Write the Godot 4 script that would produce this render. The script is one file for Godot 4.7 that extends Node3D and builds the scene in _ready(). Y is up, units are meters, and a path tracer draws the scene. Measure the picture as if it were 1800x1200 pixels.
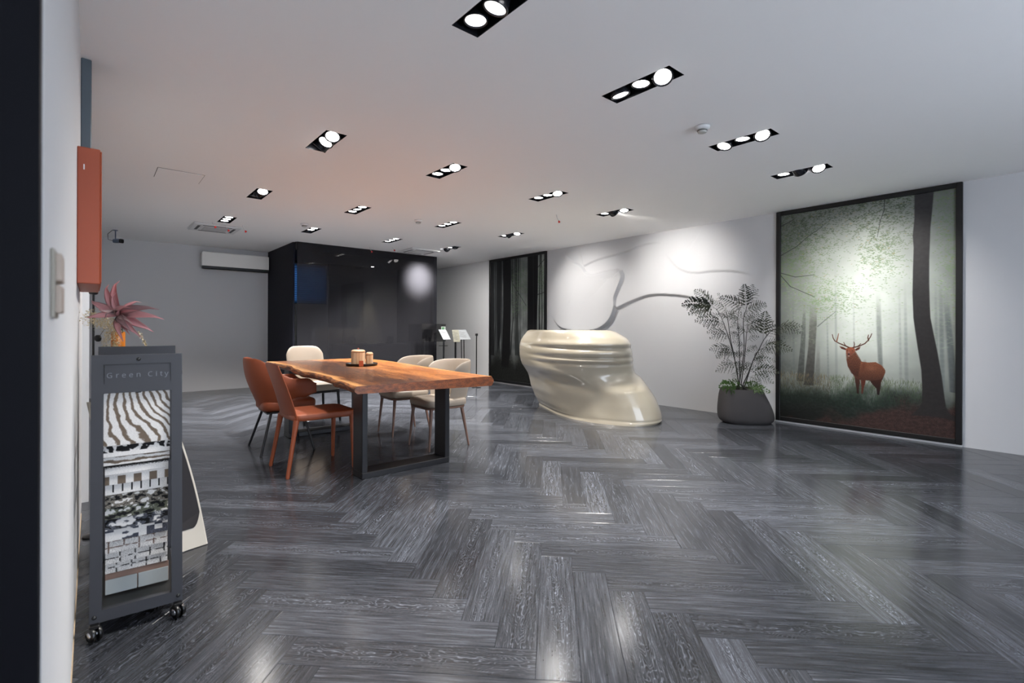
extends Node3D
# A showroom: live-edge table with six chairs, a sculpted reception desk, two framed forest murals, a fern, a trolley of rug samples.
# World axes follow the walls: -z runs along the left wall, +x along the far wall. The camera stands at the end of the left wall.

const HC := 2.593            # ceiling height
const XR := 6.494            # right wall
const XL := -0.05            # left wall
const ZF := -10.368          # far wall
const SUN_OFF := 0.0
const LAMP_X := [1.382, 2.490, 3.804, 4.964]
const LAMP_Z := [-1.755, -3.885, -5.89, -7.588]

var counts := {}
var M := {}
var rng := RandomNumberGenerator.new()


# ---------------------------------------------------------------- mesh builder
class MB:
	var v := PackedVector3Array()
	var n := PackedVector3Array()
	var uv := PackedVector2Array()
	var ix := PackedInt32Array()

	func _done(v0: int, i0: int, orient: bool, seam := 0) -> void:
		var cen := Vector3.ZERO
		for i in range(v0, v.size()):
			cen += v[i]
		cen /= maxf(1.0, v.size() - v0)
		if orient:
			var vol := 0.0
			for i in range(i0, ix.size(), 3):
				vol += (v[ix[i]] - cen).dot((v[ix[i + 1]] - cen).cross(v[ix[i + 2]] - cen))
			if vol > 0.0:
				for i in range(i0, ix.size(), 3):
					var t := ix[i + 1]
					ix[i + 1] = ix[i + 2]
					ix[i + 2] = t
		n.resize(v.size())
		for i in range(v0, v.size()):
			n[i] = Vector3.ZERO
		for i in range(i0, ix.size(), 3):
			var a := ix[i]
			var b := ix[i + 1]
			var c := ix[i + 2]
			var f := (v[c] - v[a]).cross(v[b] - v[a])
			n[a] += f
			n[b] += f
			n[c] += f
		if seam > 0:
			for r in range(v0, v.size() - seam + 1, seam):
				var s := n[r] + n[r + seam - 1]
				n[r] = s
				n[r + seam - 1] = s
		for i in range(v0, v.size()):
			n[i] = n[i].normalized() if n[i].length_squared() > 1e-20 else Vector3.UP

	func quad(a: Vector3, b: Vector3, c: Vector3, d: Vector3, ua := Vector2(0, 0), ub := Vector2(1, 0), uc := Vector2(1, 1), ud := Vector2(0, 1)) -> void:
		var v0 := v.size()
		var i0 := ix.size()
		v.append_array([a, b, c, d])
		uv.append_array([ua, ub, uc, ud])
		ix.append_array([v0, v0 + 1, v0 + 2, v0, v0 + 2, v0 + 3])
		_done(v0, i0, false)

	# quad that faces the side "to"
	func face(a: Vector3, b: Vector3, c: Vector3, d: Vector3, to: Vector3) -> void:
		if (c - a).cross(b - a).dot(to) >= 0.0:
			quad(a, b, c, d, Vector2(0, 1), Vector2(1, 1), Vector2(1, 0), Vector2(0, 0))
		else:
			quad(a, d, c, b, Vector2(0, 1), Vector2(0, 0), Vector2(1, 0), Vector2(1, 1))

	# rows of points; wrap closes each row, caps fill first and last row
	func grid(rows: Array, wrap := false, caps := false, orient := true) -> void:
		var v0 := v.size()
		var i0 := ix.size()
		var w: int = rows[0].size() + (1 if wrap else 0)
		for r in rows.size():
			var row: PackedVector3Array = rows[r]
			for c in w:
				v.append(row[c % row.size()])
				uv.append(Vector2(float(c) / (w - 1), float(r) / maxf(1.0, rows.size() - 1)))
		for r in rows.size() - 1:
			for c in w - 1:
				var a := v0 + r * w + c
				ix.append_array([a, a + 1, a + w + 1, a, a + w + 1, a + w])
		var capv := v.size()
		if caps and wrap:
			for e in 2:
				var row: PackedVector3Array = rows[0] if e == 0 else rows[rows.size() - 1]
				var mid := Vector3.ZERO
				for p in row:
					mid += p
				mid /= row.size()
				var m0 := v.size()
				v.append(mid)
				uv.append(Vector2(0.5, 0.5))
				for p in row:
					v.append(p)
					uv.append(Vector2(0.5, 0.5))
				for c in row.size():
					var x := m0 + 1 + c
					var y := m0 + 1 + (c + 1) % row.size()
					if e == 0:
						ix.append_array([m0, y, x])
					else:
						ix.append_array([m0, x, y])
		_done(v0, i0, orient)
		if wrap:
			for r in rows.size():
				var a := v0 + r * w
				var s := (n[a] + n[a + w - 1]).normalized()
				n[a] = s
				n[a + w - 1] = s

	func box(c: Vector3, s: Vector3, bev := 0.0, xf := Transform3D.IDENTITY) -> void:
		var h := s * 0.5
		var b := minf(bev, minf(h.x, minf(h.y, h.z)) * 0.95)
		if b <= 0.0:
			for ax in 3:
				for sg in [-1.0, 1.0]:
					var u := Vector3.ZERO
					var t := Vector3.ZERO
					var w := Vector3.ZERO
					u[(ax + 1) % 3] = h[(ax + 1) % 3]
					t[(ax + 2) % 3] = h[(ax + 2) % 3]
					w[ax] = h[ax] * sg
					_face4(xf, c, w - u - t, w + u - t, w + u + t, w - u + t, w)
			return
		for ax in 3:
			var a1 := (ax + 1) % 3
			var a2 := (ax + 2) % 3
			for sg in [-1.0, 1.0]:
				var u := Vector3.ZERO
				var t := Vector3.ZERO
				var w := Vector3.ZERO
				u[a1] = h[a1] - b
				t[a2] = h[a2] - b
				w[ax] = h[ax] * sg
				_face4(xf, c, w - u - t, w + u - t, w + u + t, w - u + t, w)
				for s2 in [-1.0, 1.0]:          # chamfers between face ax and face a1
					var p := Vector3.ZERO
					var q := Vector3.ZERO
					p[ax] = h[ax] * sg
					p[a1] = (h[a1] - b) * s2
					q[ax] = (h[ax] - b) * sg
					q[a1] = h[a1] * s2
					_face4(xf, c, p - t, q - t, q + t, p + t, p + q)
		for sx in [-1.0, 1.0]:
			for sy in [-1.0, 1.0]:
				for sz in [-1.0, 1.0]:
					var a := Vector3(h.x * sx, (h.y - b) * sy, (h.z - b) * sz)
					var d := Vector3((h.x - b) * sx, h.y * sy, (h.z - b) * sz)
					var e := Vector3((h.x - b) * sx, (h.y - b) * sy, h.z * sz)
					tri(xf * (c + a), xf * (c + d), xf * (c + e), xf.basis * (a + d + e))

	func _face4(xf: Transform3D, c: Vector3, p: Vector3, q: Vector3, r: Vector3, s: Vector3, to: Vector3) -> void:
		face(xf * (c + p), xf * (c + q), xf * (c + r), xf * (c + s), xf.basis * to)

	func tri(a: Vector3, b: Vector3, c: Vector3, to: Vector3) -> void:
		var v0 := v.size()
		var i0 := ix.size()
		if (c - a).cross(b - a).dot(to) >= 0.0:
			v.append_array([a, b, c])
		else:
			v.append_array([a, c, b])
		uv.append_array([Vector2(0, 0), Vector2(1, 0), Vector2(1, 1)])
		ix.append_array([v0, v0 + 1, v0 + 2])
		_done(v0, i0, false)

	func tube(pts: Array, rad: Array, sides := 8, caps := true) -> void:
		var rows := []
		var side := Vector3.ZERO
		for i in pts.size():
			var p: Vector3 = pts[i]
			var d: Vector3 = (pts[mini(i + 1, pts.size() - 1)] - pts[maxi(i - 1, 0)]).normalized()
			if side == Vector3.ZERO:
				side = d.cross(Vector3.UP if absf(d.y) < 0.9 else Vector3.RIGHT).normalized()
			side = (side - d * side.dot(d)).normalized()
			var o := d.cross(side)
			var r: float = rad[mini(i, rad.size() - 1)]
			var row := PackedVector3Array()
			for k in sides:
				var a := TAU * k / sides
				row.append(p + (side * cos(a) + o * sin(a)) * r)
			rows.append(row)
		grid(rows, true, caps)

	# profile: Vector2(radius, height) list
	func lathe(profile: Array, sides := 24, xf := Transform3D.IDENTITY, caps := true) -> void:
		var rows := []
		for p in profile:
			var row := PackedVector3Array()
			for k in sides:
				var a := TAU * k / sides
				row.append(xf * Vector3(p.x * cos(a), p.y, p.x * sin(a)))
			rows.append(row)
		grid(rows, true, caps)

	# rounded cushion (superquadric)
	func cushion(c: Vector3, h: Vector3, e1 := 0.35, e2 := 0.35, xf := Transform3D.IDENTITY, nu := 28, nv := 14) -> void:
		var rows := []
		for j in nv + 1:
			var ph := -PI / 2 + PI * j / nv
			var cy := signf(cos(ph)) * pow(absf(cos(ph)), e1)
			var sy := signf(sin(ph)) * pow(absf(sin(ph)), e1)
			var row := PackedVector3Array()
			for i in nu:
				var th := TAU * (i + 0.5) / nu
				row.append(xf * (c + Vector3(h.x * cy * signf(cos(th)) * pow(absf(cos(th)), e2), h.y * sy, h.z * cy * signf(sin(th)) * pow(absf(sin(th)), e2))))
			rows.append(row)
		grid(rows, true, false)

	# closed shell of thickness t round the sheet f(u, v), u and v in 0..1, thin at its rim
	func shell(f: Callable, nu: int, nv: int, t: float) -> void:
		var front := []
		var back := []
		for j in nv + 1:
			var ra := PackedVector3Array()
			var rb := PackedVector3Array()
			for i in nu + 1:
				var u := float(i) / nu
				var w := float(j) / nv
				var uu := 0.5 - 0.5 * cos(PI * u)
				var ww := 0.5 - 0.5 * cos(PI * w)
				var p: Vector3 = f.call(uu, ww)
				var e := 0.004
				var du: Vector3 = f.call(minf(uu + e, 1), ww) - f.call(maxf(uu - e, 0), ww)
				var dw: Vector3 = f.call(uu, minf(ww + e, 1)) - f.call(uu, maxf(ww - e, 0))
				var nn := du.cross(dw).normalized()
				var ed := minf(minf(uu, 1 - uu) * nu * 0.12, minf(ww, 1 - ww) * nv * 0.12)
				var k := sqrt(clampf(ed * (2.0 - ed), 0.0, 1.0)) if ed < 1.0 else 1.0
				ra.append(p + nn * t * 0.5 * k)
				rb.append(p - nn * t * 0.5 * k)
			front.append(ra)
			back.append(rb)
		# one closed skin: each row runs along the front and returns along the back
		var rows := []
		for j in nv + 1:
			var row := PackedVector3Array(front[j])
			for i in range(nu - 1, 0, -1):
				row.append(back[j][i])
			rows.append(row)
		grid(rows, true, false)

	func mesh() -> ArrayMesh:
		var a := []
		a.resize(Mesh.ARRAY_MAX)
		a[Mesh.ARRAY_VERTEX] = v
		a[Mesh.ARRAY_NORMAL] = n
		a[Mesh.ARRAY_TEX_UV] = uv
		a[Mesh.ARRAY_INDEX] = ix
		var m := ArrayMesh.new()
		m.add_surface_from_arrays(Mesh.PRIMITIVE_TRIANGLES, a)
		return m


# ---------------------------------------------------------------- painter for prints
class Paint:
	var w: int
	var h: int
	var d: PackedFloat32Array

	func _init(w_: int, h_: int, c := Color.BLACK) -> void:
		w = w_
		h = h_
		d.resize(w * h * 3)
		for i in w * h:
			d[i * 3] = c.r
			d[i * 3 + 1] = c.g
			d[i * 3 + 2] = c.b

	func put(x: int, y: int, c: Color, a := 1.0) -> void:
		if x < 0 or y < 0 or x >= w or y >= h or a <= 0.0:
			return
		var i := (y * w + x) * 3
		d[i] += (c.r - d[i]) * a
		d[i + 1] += (c.g - d[i + 1]) * a
		d[i + 2] += (c.b - d[i + 2]) * a

	func blob(cx: float, cy: float, rx: float, ry: float, c: Color, a := 1.0, hard := 0.5, turn := 0.0) -> void:
		var r := maxf(rx, ry) + 1.0
		var ct := cos(turn)
		var sn := sin(turn)
		for y in range(maxi(0, int(cy - r)), mini(h - 1, int(cy + r)) + 1):
			for x in range(maxi(0, int(cx - r)), mini(w - 1, int(cx + r)) + 1):
				var dx := x - cx
				var dy := y - cy
				var p := (dx * ct + dy * sn) / rx
				var q := (dy * ct - dx * sn) / ry
				var k := 1.0 - sqrt(p * p + q * q)
				if k > 0.0:
					put(x, y, c, a * minf(1.0, k / (1.0 - hard)))

	# polygon as flat list x, y, x, y; colour runs from c (top) to c2 (bottom); grain shakes it
	func poly(pts: Array, c: Color, c2: Color, a := 1.0, soft := 1.5, grain := 0.0, noise: FastNoiseLite = null, fade := 0.0) -> void:
		var lo := Vector2(1e9, 1e9)
		var hi := -lo
		var q := PackedVector2Array()
		for i in range(0, pts.size(), 2):
			var p := Vector2(pts[i], pts[i + 1])
			q.append(p)
			lo = lo.min(p)
			hi = hi.max(p)
		for y in range(maxi(0, int(lo.y) - 1), mini(h - 1, int(hi.y) + 1) + 1):
			var t := clampf((y - lo.y) / maxf(1.0, hi.y - lo.y), 0, 1)
			var xs := []
			var yy := y + 0.37
			for i in q.size():
				var s := q[i]
				var e := q[(i + 1) % q.size()]
				if (s.y <= yy) != (e.y <= yy):
					xs.append(s.x + (yy - s.y) / (e.y - s.y) * (e.x - s.x))
			xs.sort()
			var base := c.lerp(c2, t)
			for k in range(0, xs.size() - 1, 2):
				for x in range(int(xs[k] - soft), int(xs[k + 1] + soft) + 1):
					var cov := clampf((minf(x - xs[k], xs[k + 1] - x) + soft) / (2.0 * soft), 0, 1)
					var col := base
					if grain > 0.0 and noise:
						col = base * (1.0 + grain * noise.get_noise_2d(x, y))
					put(x, y, col, a * cov * (smoothstep(0.0, fade, t) if fade > 0.0 else 1.0))

	func line(pts: Array, r0: float, r1: float, c: Color, a := 1.0) -> void:
		var n := pts.size() / 2
		for i in n - 1:
			var p := Vector2(pts[i * 2], pts[i * 2 + 1])
			var e := Vector2(pts[i * 2 + 2], pts[i * 2 + 3])
			var steps := maxi(1, int(p.distance_to(e) * 1.0))
			for s in steps + 1:
				var t := float(s) / steps
				var r := lerpf(r0, r1, (i + t) / (n - 1))
				var m := p.lerp(e, t)
				blob(m.x, m.y, r + 0.7, r + 0.7, c, a, 0.45)

	func tex() -> ImageTexture:
		var b := PackedByteArray()
		b.resize(w * h * 3)
		for i in w * h * 3:
			b[i] = int(clampf(d[i], 0, 1) * 255.0)
		return ImageTexture.create_from_image(Image.create_from_data(w, h, false, Image.FORMAT_RGB8, b))


# ---------------------------------------------------------------- scene helpers
func numbered(called: String, parent: Node) -> String:
	var key := "%d/%s" % [parent.get_instance_id(), called]
	var k: int = counts.get(key, 0)
	counts[key] = k + 1
	return called if k == 0 else "%s_%03d" % [called, k]


func obj(called: String, mb, mat: Material, parent: Node = self) -> MeshInstance3D:
	var o := MeshInstance3D.new()
	o.mesh = mb.mesh() if mb is MB else mb
	o.material_override = mat
	o.name = numbered(called, parent)
	parent.add_child(o, true)
	return o


func tag(o: Node3D, label: String, category := "", group := "", kind := "") -> Node3D:
	if label:
		o.set_meta("label", label)
	if category:
		o.set_meta("category", category)
	if group:
		o.set_meta("group", group)
	if kind:
		o.set_meta("kind", kind)
	return o


func struct(called: String, mb, mat: Material, label := "") -> MeshInstance3D:
	var o := obj(called, mb, mat)
	tag(o, label, "", "", "structure")
	return o


func thing(called: String, label: String, category: String, at := Vector3.ZERO, turn := 0.0, group := "") -> Node3D:
	var o := Node3D.new()
	o.name = numbered(called, self)
	add_child(o, true)
	o.position = at
	o.rotation.y = turn
	tag(o, label, category, group)
	return o


func dup(src: Node3D, at: Vector3, turn: float, label: String, group := "") -> Node3D:
	var o: Node3D = src.duplicate()
	o.name = numbered(String(src.name).trim_suffix("_001"), self)
	add_child(o, true)
	o.position = at
	o.rotation.y = turn
	tag(o, label, "", group)
	return o


func mat(c: Color, rough := 0.7, metal := 0.0, spec := 0.5) -> StandardMaterial3D:
	var m := StandardMaterial3D.new()
	m.albedo_color = c
	m.roughness = rough
	m.metallic = metal
	m.metallic_specular = spec
	m.cull_mode = BaseMaterial3D.CULL_DISABLED
	return m


func noise(seed_: int, freq: float, oct := 3) -> FastNoiseLite:
	var f := FastNoiseLite.new()
	f.seed = seed_
	f.noise_type = FastNoiseLite.TYPE_SIMPLEX_SMOOTH
	f.frequency = freq
	f.fractal_octaves = oct
	return f


# byte field of noise, stretched along u by the factor k
func field(seed_: int, w: int, h: int, freq: float, k: int, oct := 3) -> PackedByteArray:
	var im := noise(seed_, freq, oct).get_image(maxi(4, w / k), h)
	im.convert(Image.FORMAT_L8)
	im.resize(w, h, Image.INTERPOLATE_CUBIC)
	return im.get_data()


func triplanar_bump(m: StandardMaterial3D, seed_: int, freq: float, scale: float, cm: float) -> void:
	var t := NoiseTexture2D.new()
	t.width = 256
	t.height = 256
	t.seamless = true
	t.noise = noise(seed_, freq, 4)
	m.heightmap_enabled = true
	m.heightmap_texture = t
	m.heightmap_scale = cm
	m.uv1_triplanar = true
	m.uv1_scale = Vector3.ONE * scale


# ---------------------------------------------------------------- the scene
func _ready() -> void:
	rng.seed = 7
	# camera: level, 17 mm wide, lens shifted a little, rolled 0.2 degrees
	var cam := Camera3D.new()
	cam.name = "camera"
	var near := 0.05
	cam.projection = Camera3D.PROJECTION_FRUSTUM
	cam.near = near
	cam.far = 60.0
	cam.size = 1200.0 / 869.86 * near
	cam.frustum_offset = Vector2(0, -24.1 / 869.86 * near)
	add_child(cam)
	cam.position = Vector3(0, 1.15, 0)
	cam.basis = Basis(Vector3.UP, -0.7035) * Basis(Vector3.BACK, 0.0035)
	cam.current = true
	var ca := CameraAttributesPhysical.new()
	ca.frustum_focal_length = 17.4
	ca.frustum_focus_distance = 5.0
	ca.exposure_aperture = 3.2
	cam.attributes = ca

	# sky and exposure: a cool dusk sky behind the shop front and the back window
	var we := WorldEnvironment.new()
	we.name = "world"
	var e := Environment.new()
	e.background_mode = Environment.BG_COLOR
	e.background_color = Color(0.89, 0.935, 1.0)
	e.background_energy_multiplier = SKY
	e.tonemap_mode = Environment.TONE_MAPPER_LINEAR
	e.tonemap_exposure = EXPOSURE
	e.sdfgi_enabled = true
	e.ssao_enabled = true
	e.ssil_enabled = true
	we.environment = e
	add_child(we)

	make_materials()
	build_room()
	build_lamps()
	build_floor()
	build_murals()
	build_glass_room()
	build_table()
	build_chairs()
	build_desk()
	build_plant()
	build_trolley()
	build_left_wall_things()
	build_ceiling_things()
	build_stands()


const SKY := 5.0
const EXPOSURE := 1.5
const LAMP := 2.3            # energy of one lamp head
const WASH := 2.6            # energy of the heads turned to the right wall


func make_materials() -> void:
	M.wall = mat(Color(0.775, 0.775, 0.78), 0.75)
	M.ceiling = mat(Color(0.96, 0.957, 0.953), 0.85)
	M.navy = mat(Color(0.11, 0.112, 0.145), 0.6, 0.0, 0.25)
	M.black = mat(Color(0.03, 0.03, 0.035), 0.45)
	M.black_metal = mat(Color(0.07, 0.07, 0.08), 0.4, 0.3)
	M.steel_leg = mat(Color(0.10, 0.10, 0.115), 0.42, 0.2)
	M.chrome = mat(Color(0.8, 0.8, 0.82), 0.15, 1.0)
	M.white = mat(Color(0.85, 0.85, 0.85), 0.4)
	M.trough = mat(Color(0.14, 0.145, 0.165), 0.25, 0.4)
	M.lens = mat(Color(1, 1, 1), 0.4)
	M.lens.emission_enabled = true
	M.lens.emission = Color(1, 0.985, 0.97)
	M.lens.emission_energy_multiplier = 11.0
	M.dark_lens = mat(Color(0.3, 0.31, 0.33), 0.2)
	M.red = mat(Color(0.8, 0.15, 0.12), 0.5)
	M.wire_white = mat(Color(0.8, 0.8, 0.8), 0.5)


func slab(lo: Vector3, hi: Vector3) -> MB:
	var b := MB.new()
	b.box((lo + hi) / 2, hi - lo)
	return b


func build_room() -> void:
	# left wall with its dark end panel beside the camera
	struct("wall_left", slab(Vector3(XL - 0.16, 0, ZF), Vector3(XL, HC, -0.9)), M.wall, "white left wall seen along its length beside the rug trolley")
	struct("trim_1", slab(Vector3(-1.6, 0, -0.9), Vector3(XL - 0.001, HC, -0.86)), mat(Color(0.05, 0.052, 0.075), 0.6, 0.0, 0.25), "dark navy end panel of the left wall at the picture's edge")
	struct("wall_entry", slab(Vector3(-1.76, 0, -0.9), Vector3(-1.6, HC, 2.6)), M.wall)
	struct("baseboard_left", slab(Vector3(XL, 0, -4.0), Vector3(XL + 0.003, 0.012, -0.9)), mat(Color(0.75, 0.66, 0.54), 0.6))
	struct("trim_2", slab(Vector3(XL, 0, -4.35), Vector3(XL + 0.035, HC, -4.27)), M.white, "white corner strip on the left wall behind the trolley")
	# far wall with the small back window of the black room
	var b := MB.new()
	var wx0 := 2.75
	var wx1 := 3.72
	var wy0 := 1.62
	var wy1 := 2.40
	for r in [[XL - 0.16, wx0, 0.0, HC], [wx1, 5.49, 0.0, HC], [wx0, wx1, 0.0, wy0], [wx0, wx1, wy1, HC]]:
		b.box(Vector3((r[0] + r[1]) / 2, (r[2] + r[3]) / 2, ZF - 0.09), Vector3(r[1] - r[0], r[3] - r[2], 0.18))
	struct("wall_far", b, M.wall, "grey white far wall behind the air conditioner")
	struct("wall_corridor", slab(Vector3(5.37, 0, -12.7), Vector3(5.49, HC, ZF)), M.wall)
	struct("wall_back", slab(Vector3(5.37, 0, -12.86), Vector3(XR + 0.15, HC, -12.7)), M.wall)
	# right wall: flat parts and the relief between the two murals
	b = MB.new()
	b.box(Vector3(XR + 0.075, HC / 2, -4.9), Vector3(0.15, HC, 15.6))
	var wr := struct("wall_right", b, M.wall, "white right wall carrying the two forest murals")
	var relief := obj("relief_panel", make_relief(), M.wall, wr)
	tag(relief, "white sculpted relief with flowing ridges")
	# front wall with an unseen shop window behind the camera, placed as fill light
	b = MB.new()
	for r in [[-1.76, 0.3, 0.0, HC], [4.5, XR + 0.15, 0.0, HC], [0.3, 4.5, 0.0, 0.08], [0.3, 4.5, 2.45, HC]]:
		b.box(Vector3((r[0] + r[1]) / 2, (r[2] + r[3]) / 2, 2.69), Vector3(r[1] - r[0], r[3] - r[2], 0.18))
	struct("wall_front", b, M.wall)
	var glass := mat(Color(0.9, 0.95, 1.0, 0.06), 0.02)
	glass.transparency = BaseMaterial3D.TRANSPARENCY_ALPHA
	b = MB.new()
	for x in [0.3, 1.7, 3.1, 4.5]:
		b.box(Vector3(clampf(x, 0.33, 4.47), 1.265, 2.69), Vector3(0.06, 2.37, 0.08), 0.004)
	for y in [0.11, 2.42]:
		b.box(Vector3(2.4, y, 2.69), Vector3(4.2, 0.06, 0.08), 0.004)
	var wf := struct("fill_window_1", b, M.black_metal)
	for i in 3:
		var p := MB.new()
		var x0: float = 0.36 + 1.4 * i
		p.face(Vector3(x0, 0.14, 2.69), Vector3(x0 + 1.34, 0.14, 2.69), Vector3(x0 + 1.34, 2.39, 2.69), Vector3(x0, 2.39, 2.69), Vector3(0, 0, -1))
		obj("pane", p, glass, wf)
	# ceiling: a slab with sixteen openings for the lamp troughs
	var holes := []
	for z in LAMP_Z:
		for x in LAMP_X:
			holes.append(Rect2(x - 0.078, z - 0.238, 0.156, 0.476))
	var xs := [-1.9]
	var zs := [-13.0]
	for x in LAMP_X:
		xs.append_array([x - 0.078, x + 0.078])
	for i in 4:
		var z: float = LAMP_Z[3 - i]
		zs.append_array([z - 0.238, z + 0.238])
	xs.append(XR + 0.3)
	zs.append(2.9)
	b = MB.new()
	for i in xs.size() - 1:
		for j in zs.size() - 1:
			if i % 2 == 1 and j % 2 == 1:
				continue
			b.box(Vector3((xs[i] + xs[i + 1]) / 2, HC + 0.08, (zs[j] + zs[j + 1]) / 2), Vector3(xs[i + 1] - xs[i], 0.16, zs[j + 1] - zs[j]))
	struct("ceiling", b, M.ceiling, "plain white ceiling with recessed black lamp troughs")


# distance from p to the polyline; returns (signed distance, place along it 0..1); positive to the right of its direction
func to_curve(p: Vector2, c: PackedVector2Array) -> Vector2:
	var best := 1e9
	var out := Vector2(9, 0)
	for i in c.size() - 1:
		var a := c[i]
		var d := c[i + 1] - a
		var t := clampf((p - a).dot(d) / d.length_squared(), 0, 1)
		var q := p - (a + d * t)
		var l := q.length_squared()
		if l < best:
			best = l
			out = Vector2(sqrt(l) * (1.0 if d.cross(q) < 0.0 else -1.0), (i + t) / (c.size() - 1))
	return out


func smooth_curve(pts: Array, steps := 4) -> PackedVector2Array:
	var c := Curve2D.new()
	var n := pts.size() / 2
	for i in n:
		var p := Vector2(pts[i * 2], pts[i * 2 + 1])
		var a := Vector2(pts[maxi(i - 1, 0) * 2], pts[maxi(i - 1, 0) * 2 + 1])
		var b := Vector2(pts[mini(i + 1, n - 1) * 2], pts[mini(i + 1, n - 1) * 2 + 1])
		var t := (b - a) / 6.0
		c.add_point(p, -t, t)
	var out := PackedVector2Array()
	for i in n - 1:
		for s in steps:
			out.append(c.sample(i, float(s) / steps))
	out.append(c.sample(n - 1, 0))
	return out


# relief heights: each ridge stands proud on one side and falls back softly away from its edge
func make_relief() -> MB:
	# (z, y) along each edge; [points, height, fall-back length, side, fade at start, fade at end]
	var edges := [
		[smooth_curve([-6.60, 1.48, -6.45, 1.30, -6.28, 1.17, -6.04, 1.11, -5.70, 1.09, -5.38, 1.13, -5.15, 1.26, -5.03, 1.47, -5.02, 1.63, -4.97, 1.76, -4.90, 1.91, -4.885, 2.0, -4.94, 2.09]), 0.075, 0.30, 1.0, 0.25, 0.03],
		[smooth_curve([-4.94, 2.09, -5.05, 2.10, -5.32, 2.08, -5.53, 2.055, -5.67, 2.10, -5.74, 2.19, -5.86, 2.27, -6.05, 2.36, -6.21, 2.49, -6.32, 2.58]), 0.05, 0.25, 1.0, 0.1, 0.3],
		[smooth_curve([-5.02, 1.46, -4.80, 1.54, -4.61, 1.60, -4.44, 1.64, -4.27, 1.655, -4.05, 1.64, -3.82, 1.61, -3.55, 1.54, -3.3, 1.44, -3.1, 1.3]), 0.055, 0.33, 1.0, 0.02, 0.35],
		[smooth_curve([-5.74, 2.21, -5.46, 2.29, -5.12, 2.33, -4.80, 2.37, -4.56, 2.43, -4.33, 2.44, -4.15, 2.40]), 0.028, 0.26, 1.0, 0.02, 0.35],
		[smooth_curve([-4.22, 2.36, -4.10, 2.22, -3.95, 2.05, -3.79, 1.96, -3.62, 1.925, -3.42, 1.93, -3.2, 1.92, -2.99, 1.88, -2.77, 1.79]), 0.03, 0.28, 1.0, 0.4, 0.2],
	]
	var z0 := -6.62
	var z1 := -2.57
	var nz := 300
	var ny := 192
	var rows := []
	for j in ny + 1:
		var row := PackedVector3Array()
		var y := HC * j / ny
		for i in nz + 1:
			var z: float = lerpf(z0, z1, float(i) / nz)
			var p := Vector2(z, y)
			var h := 0.0
			for e in edges:
				var lim: float = e[2] * 3.0
				var s := to_curve(p, e[0])
				if absf(s.x) > lim:
					continue
				var d: float = -s.x * e[3]
				var k: float = e[1] * smoothstep(-0.012, 0.012, d)
				k *= exp(-pow(maxf(d, 0.0) / e[2], 1.3))
				k *= smoothstep(0.0, e[4], s.y + 0.0001) * (1.0 - smoothstep(1.0 - e[5], 1.0, s.y))
				h = maxf(h, k) + 0.25 * minf(h, k)
			var edge := smoothstep(0.0, 0.25, z - z0) * smoothstep(0.0, 0.2, z1 - z)
			row.append(Vector3(XR - 0.003 - h * edge, y, z))
		rows.append(row)
	var b := MB.new()
	b.grid(rows, false, false, false)
	return b


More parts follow.
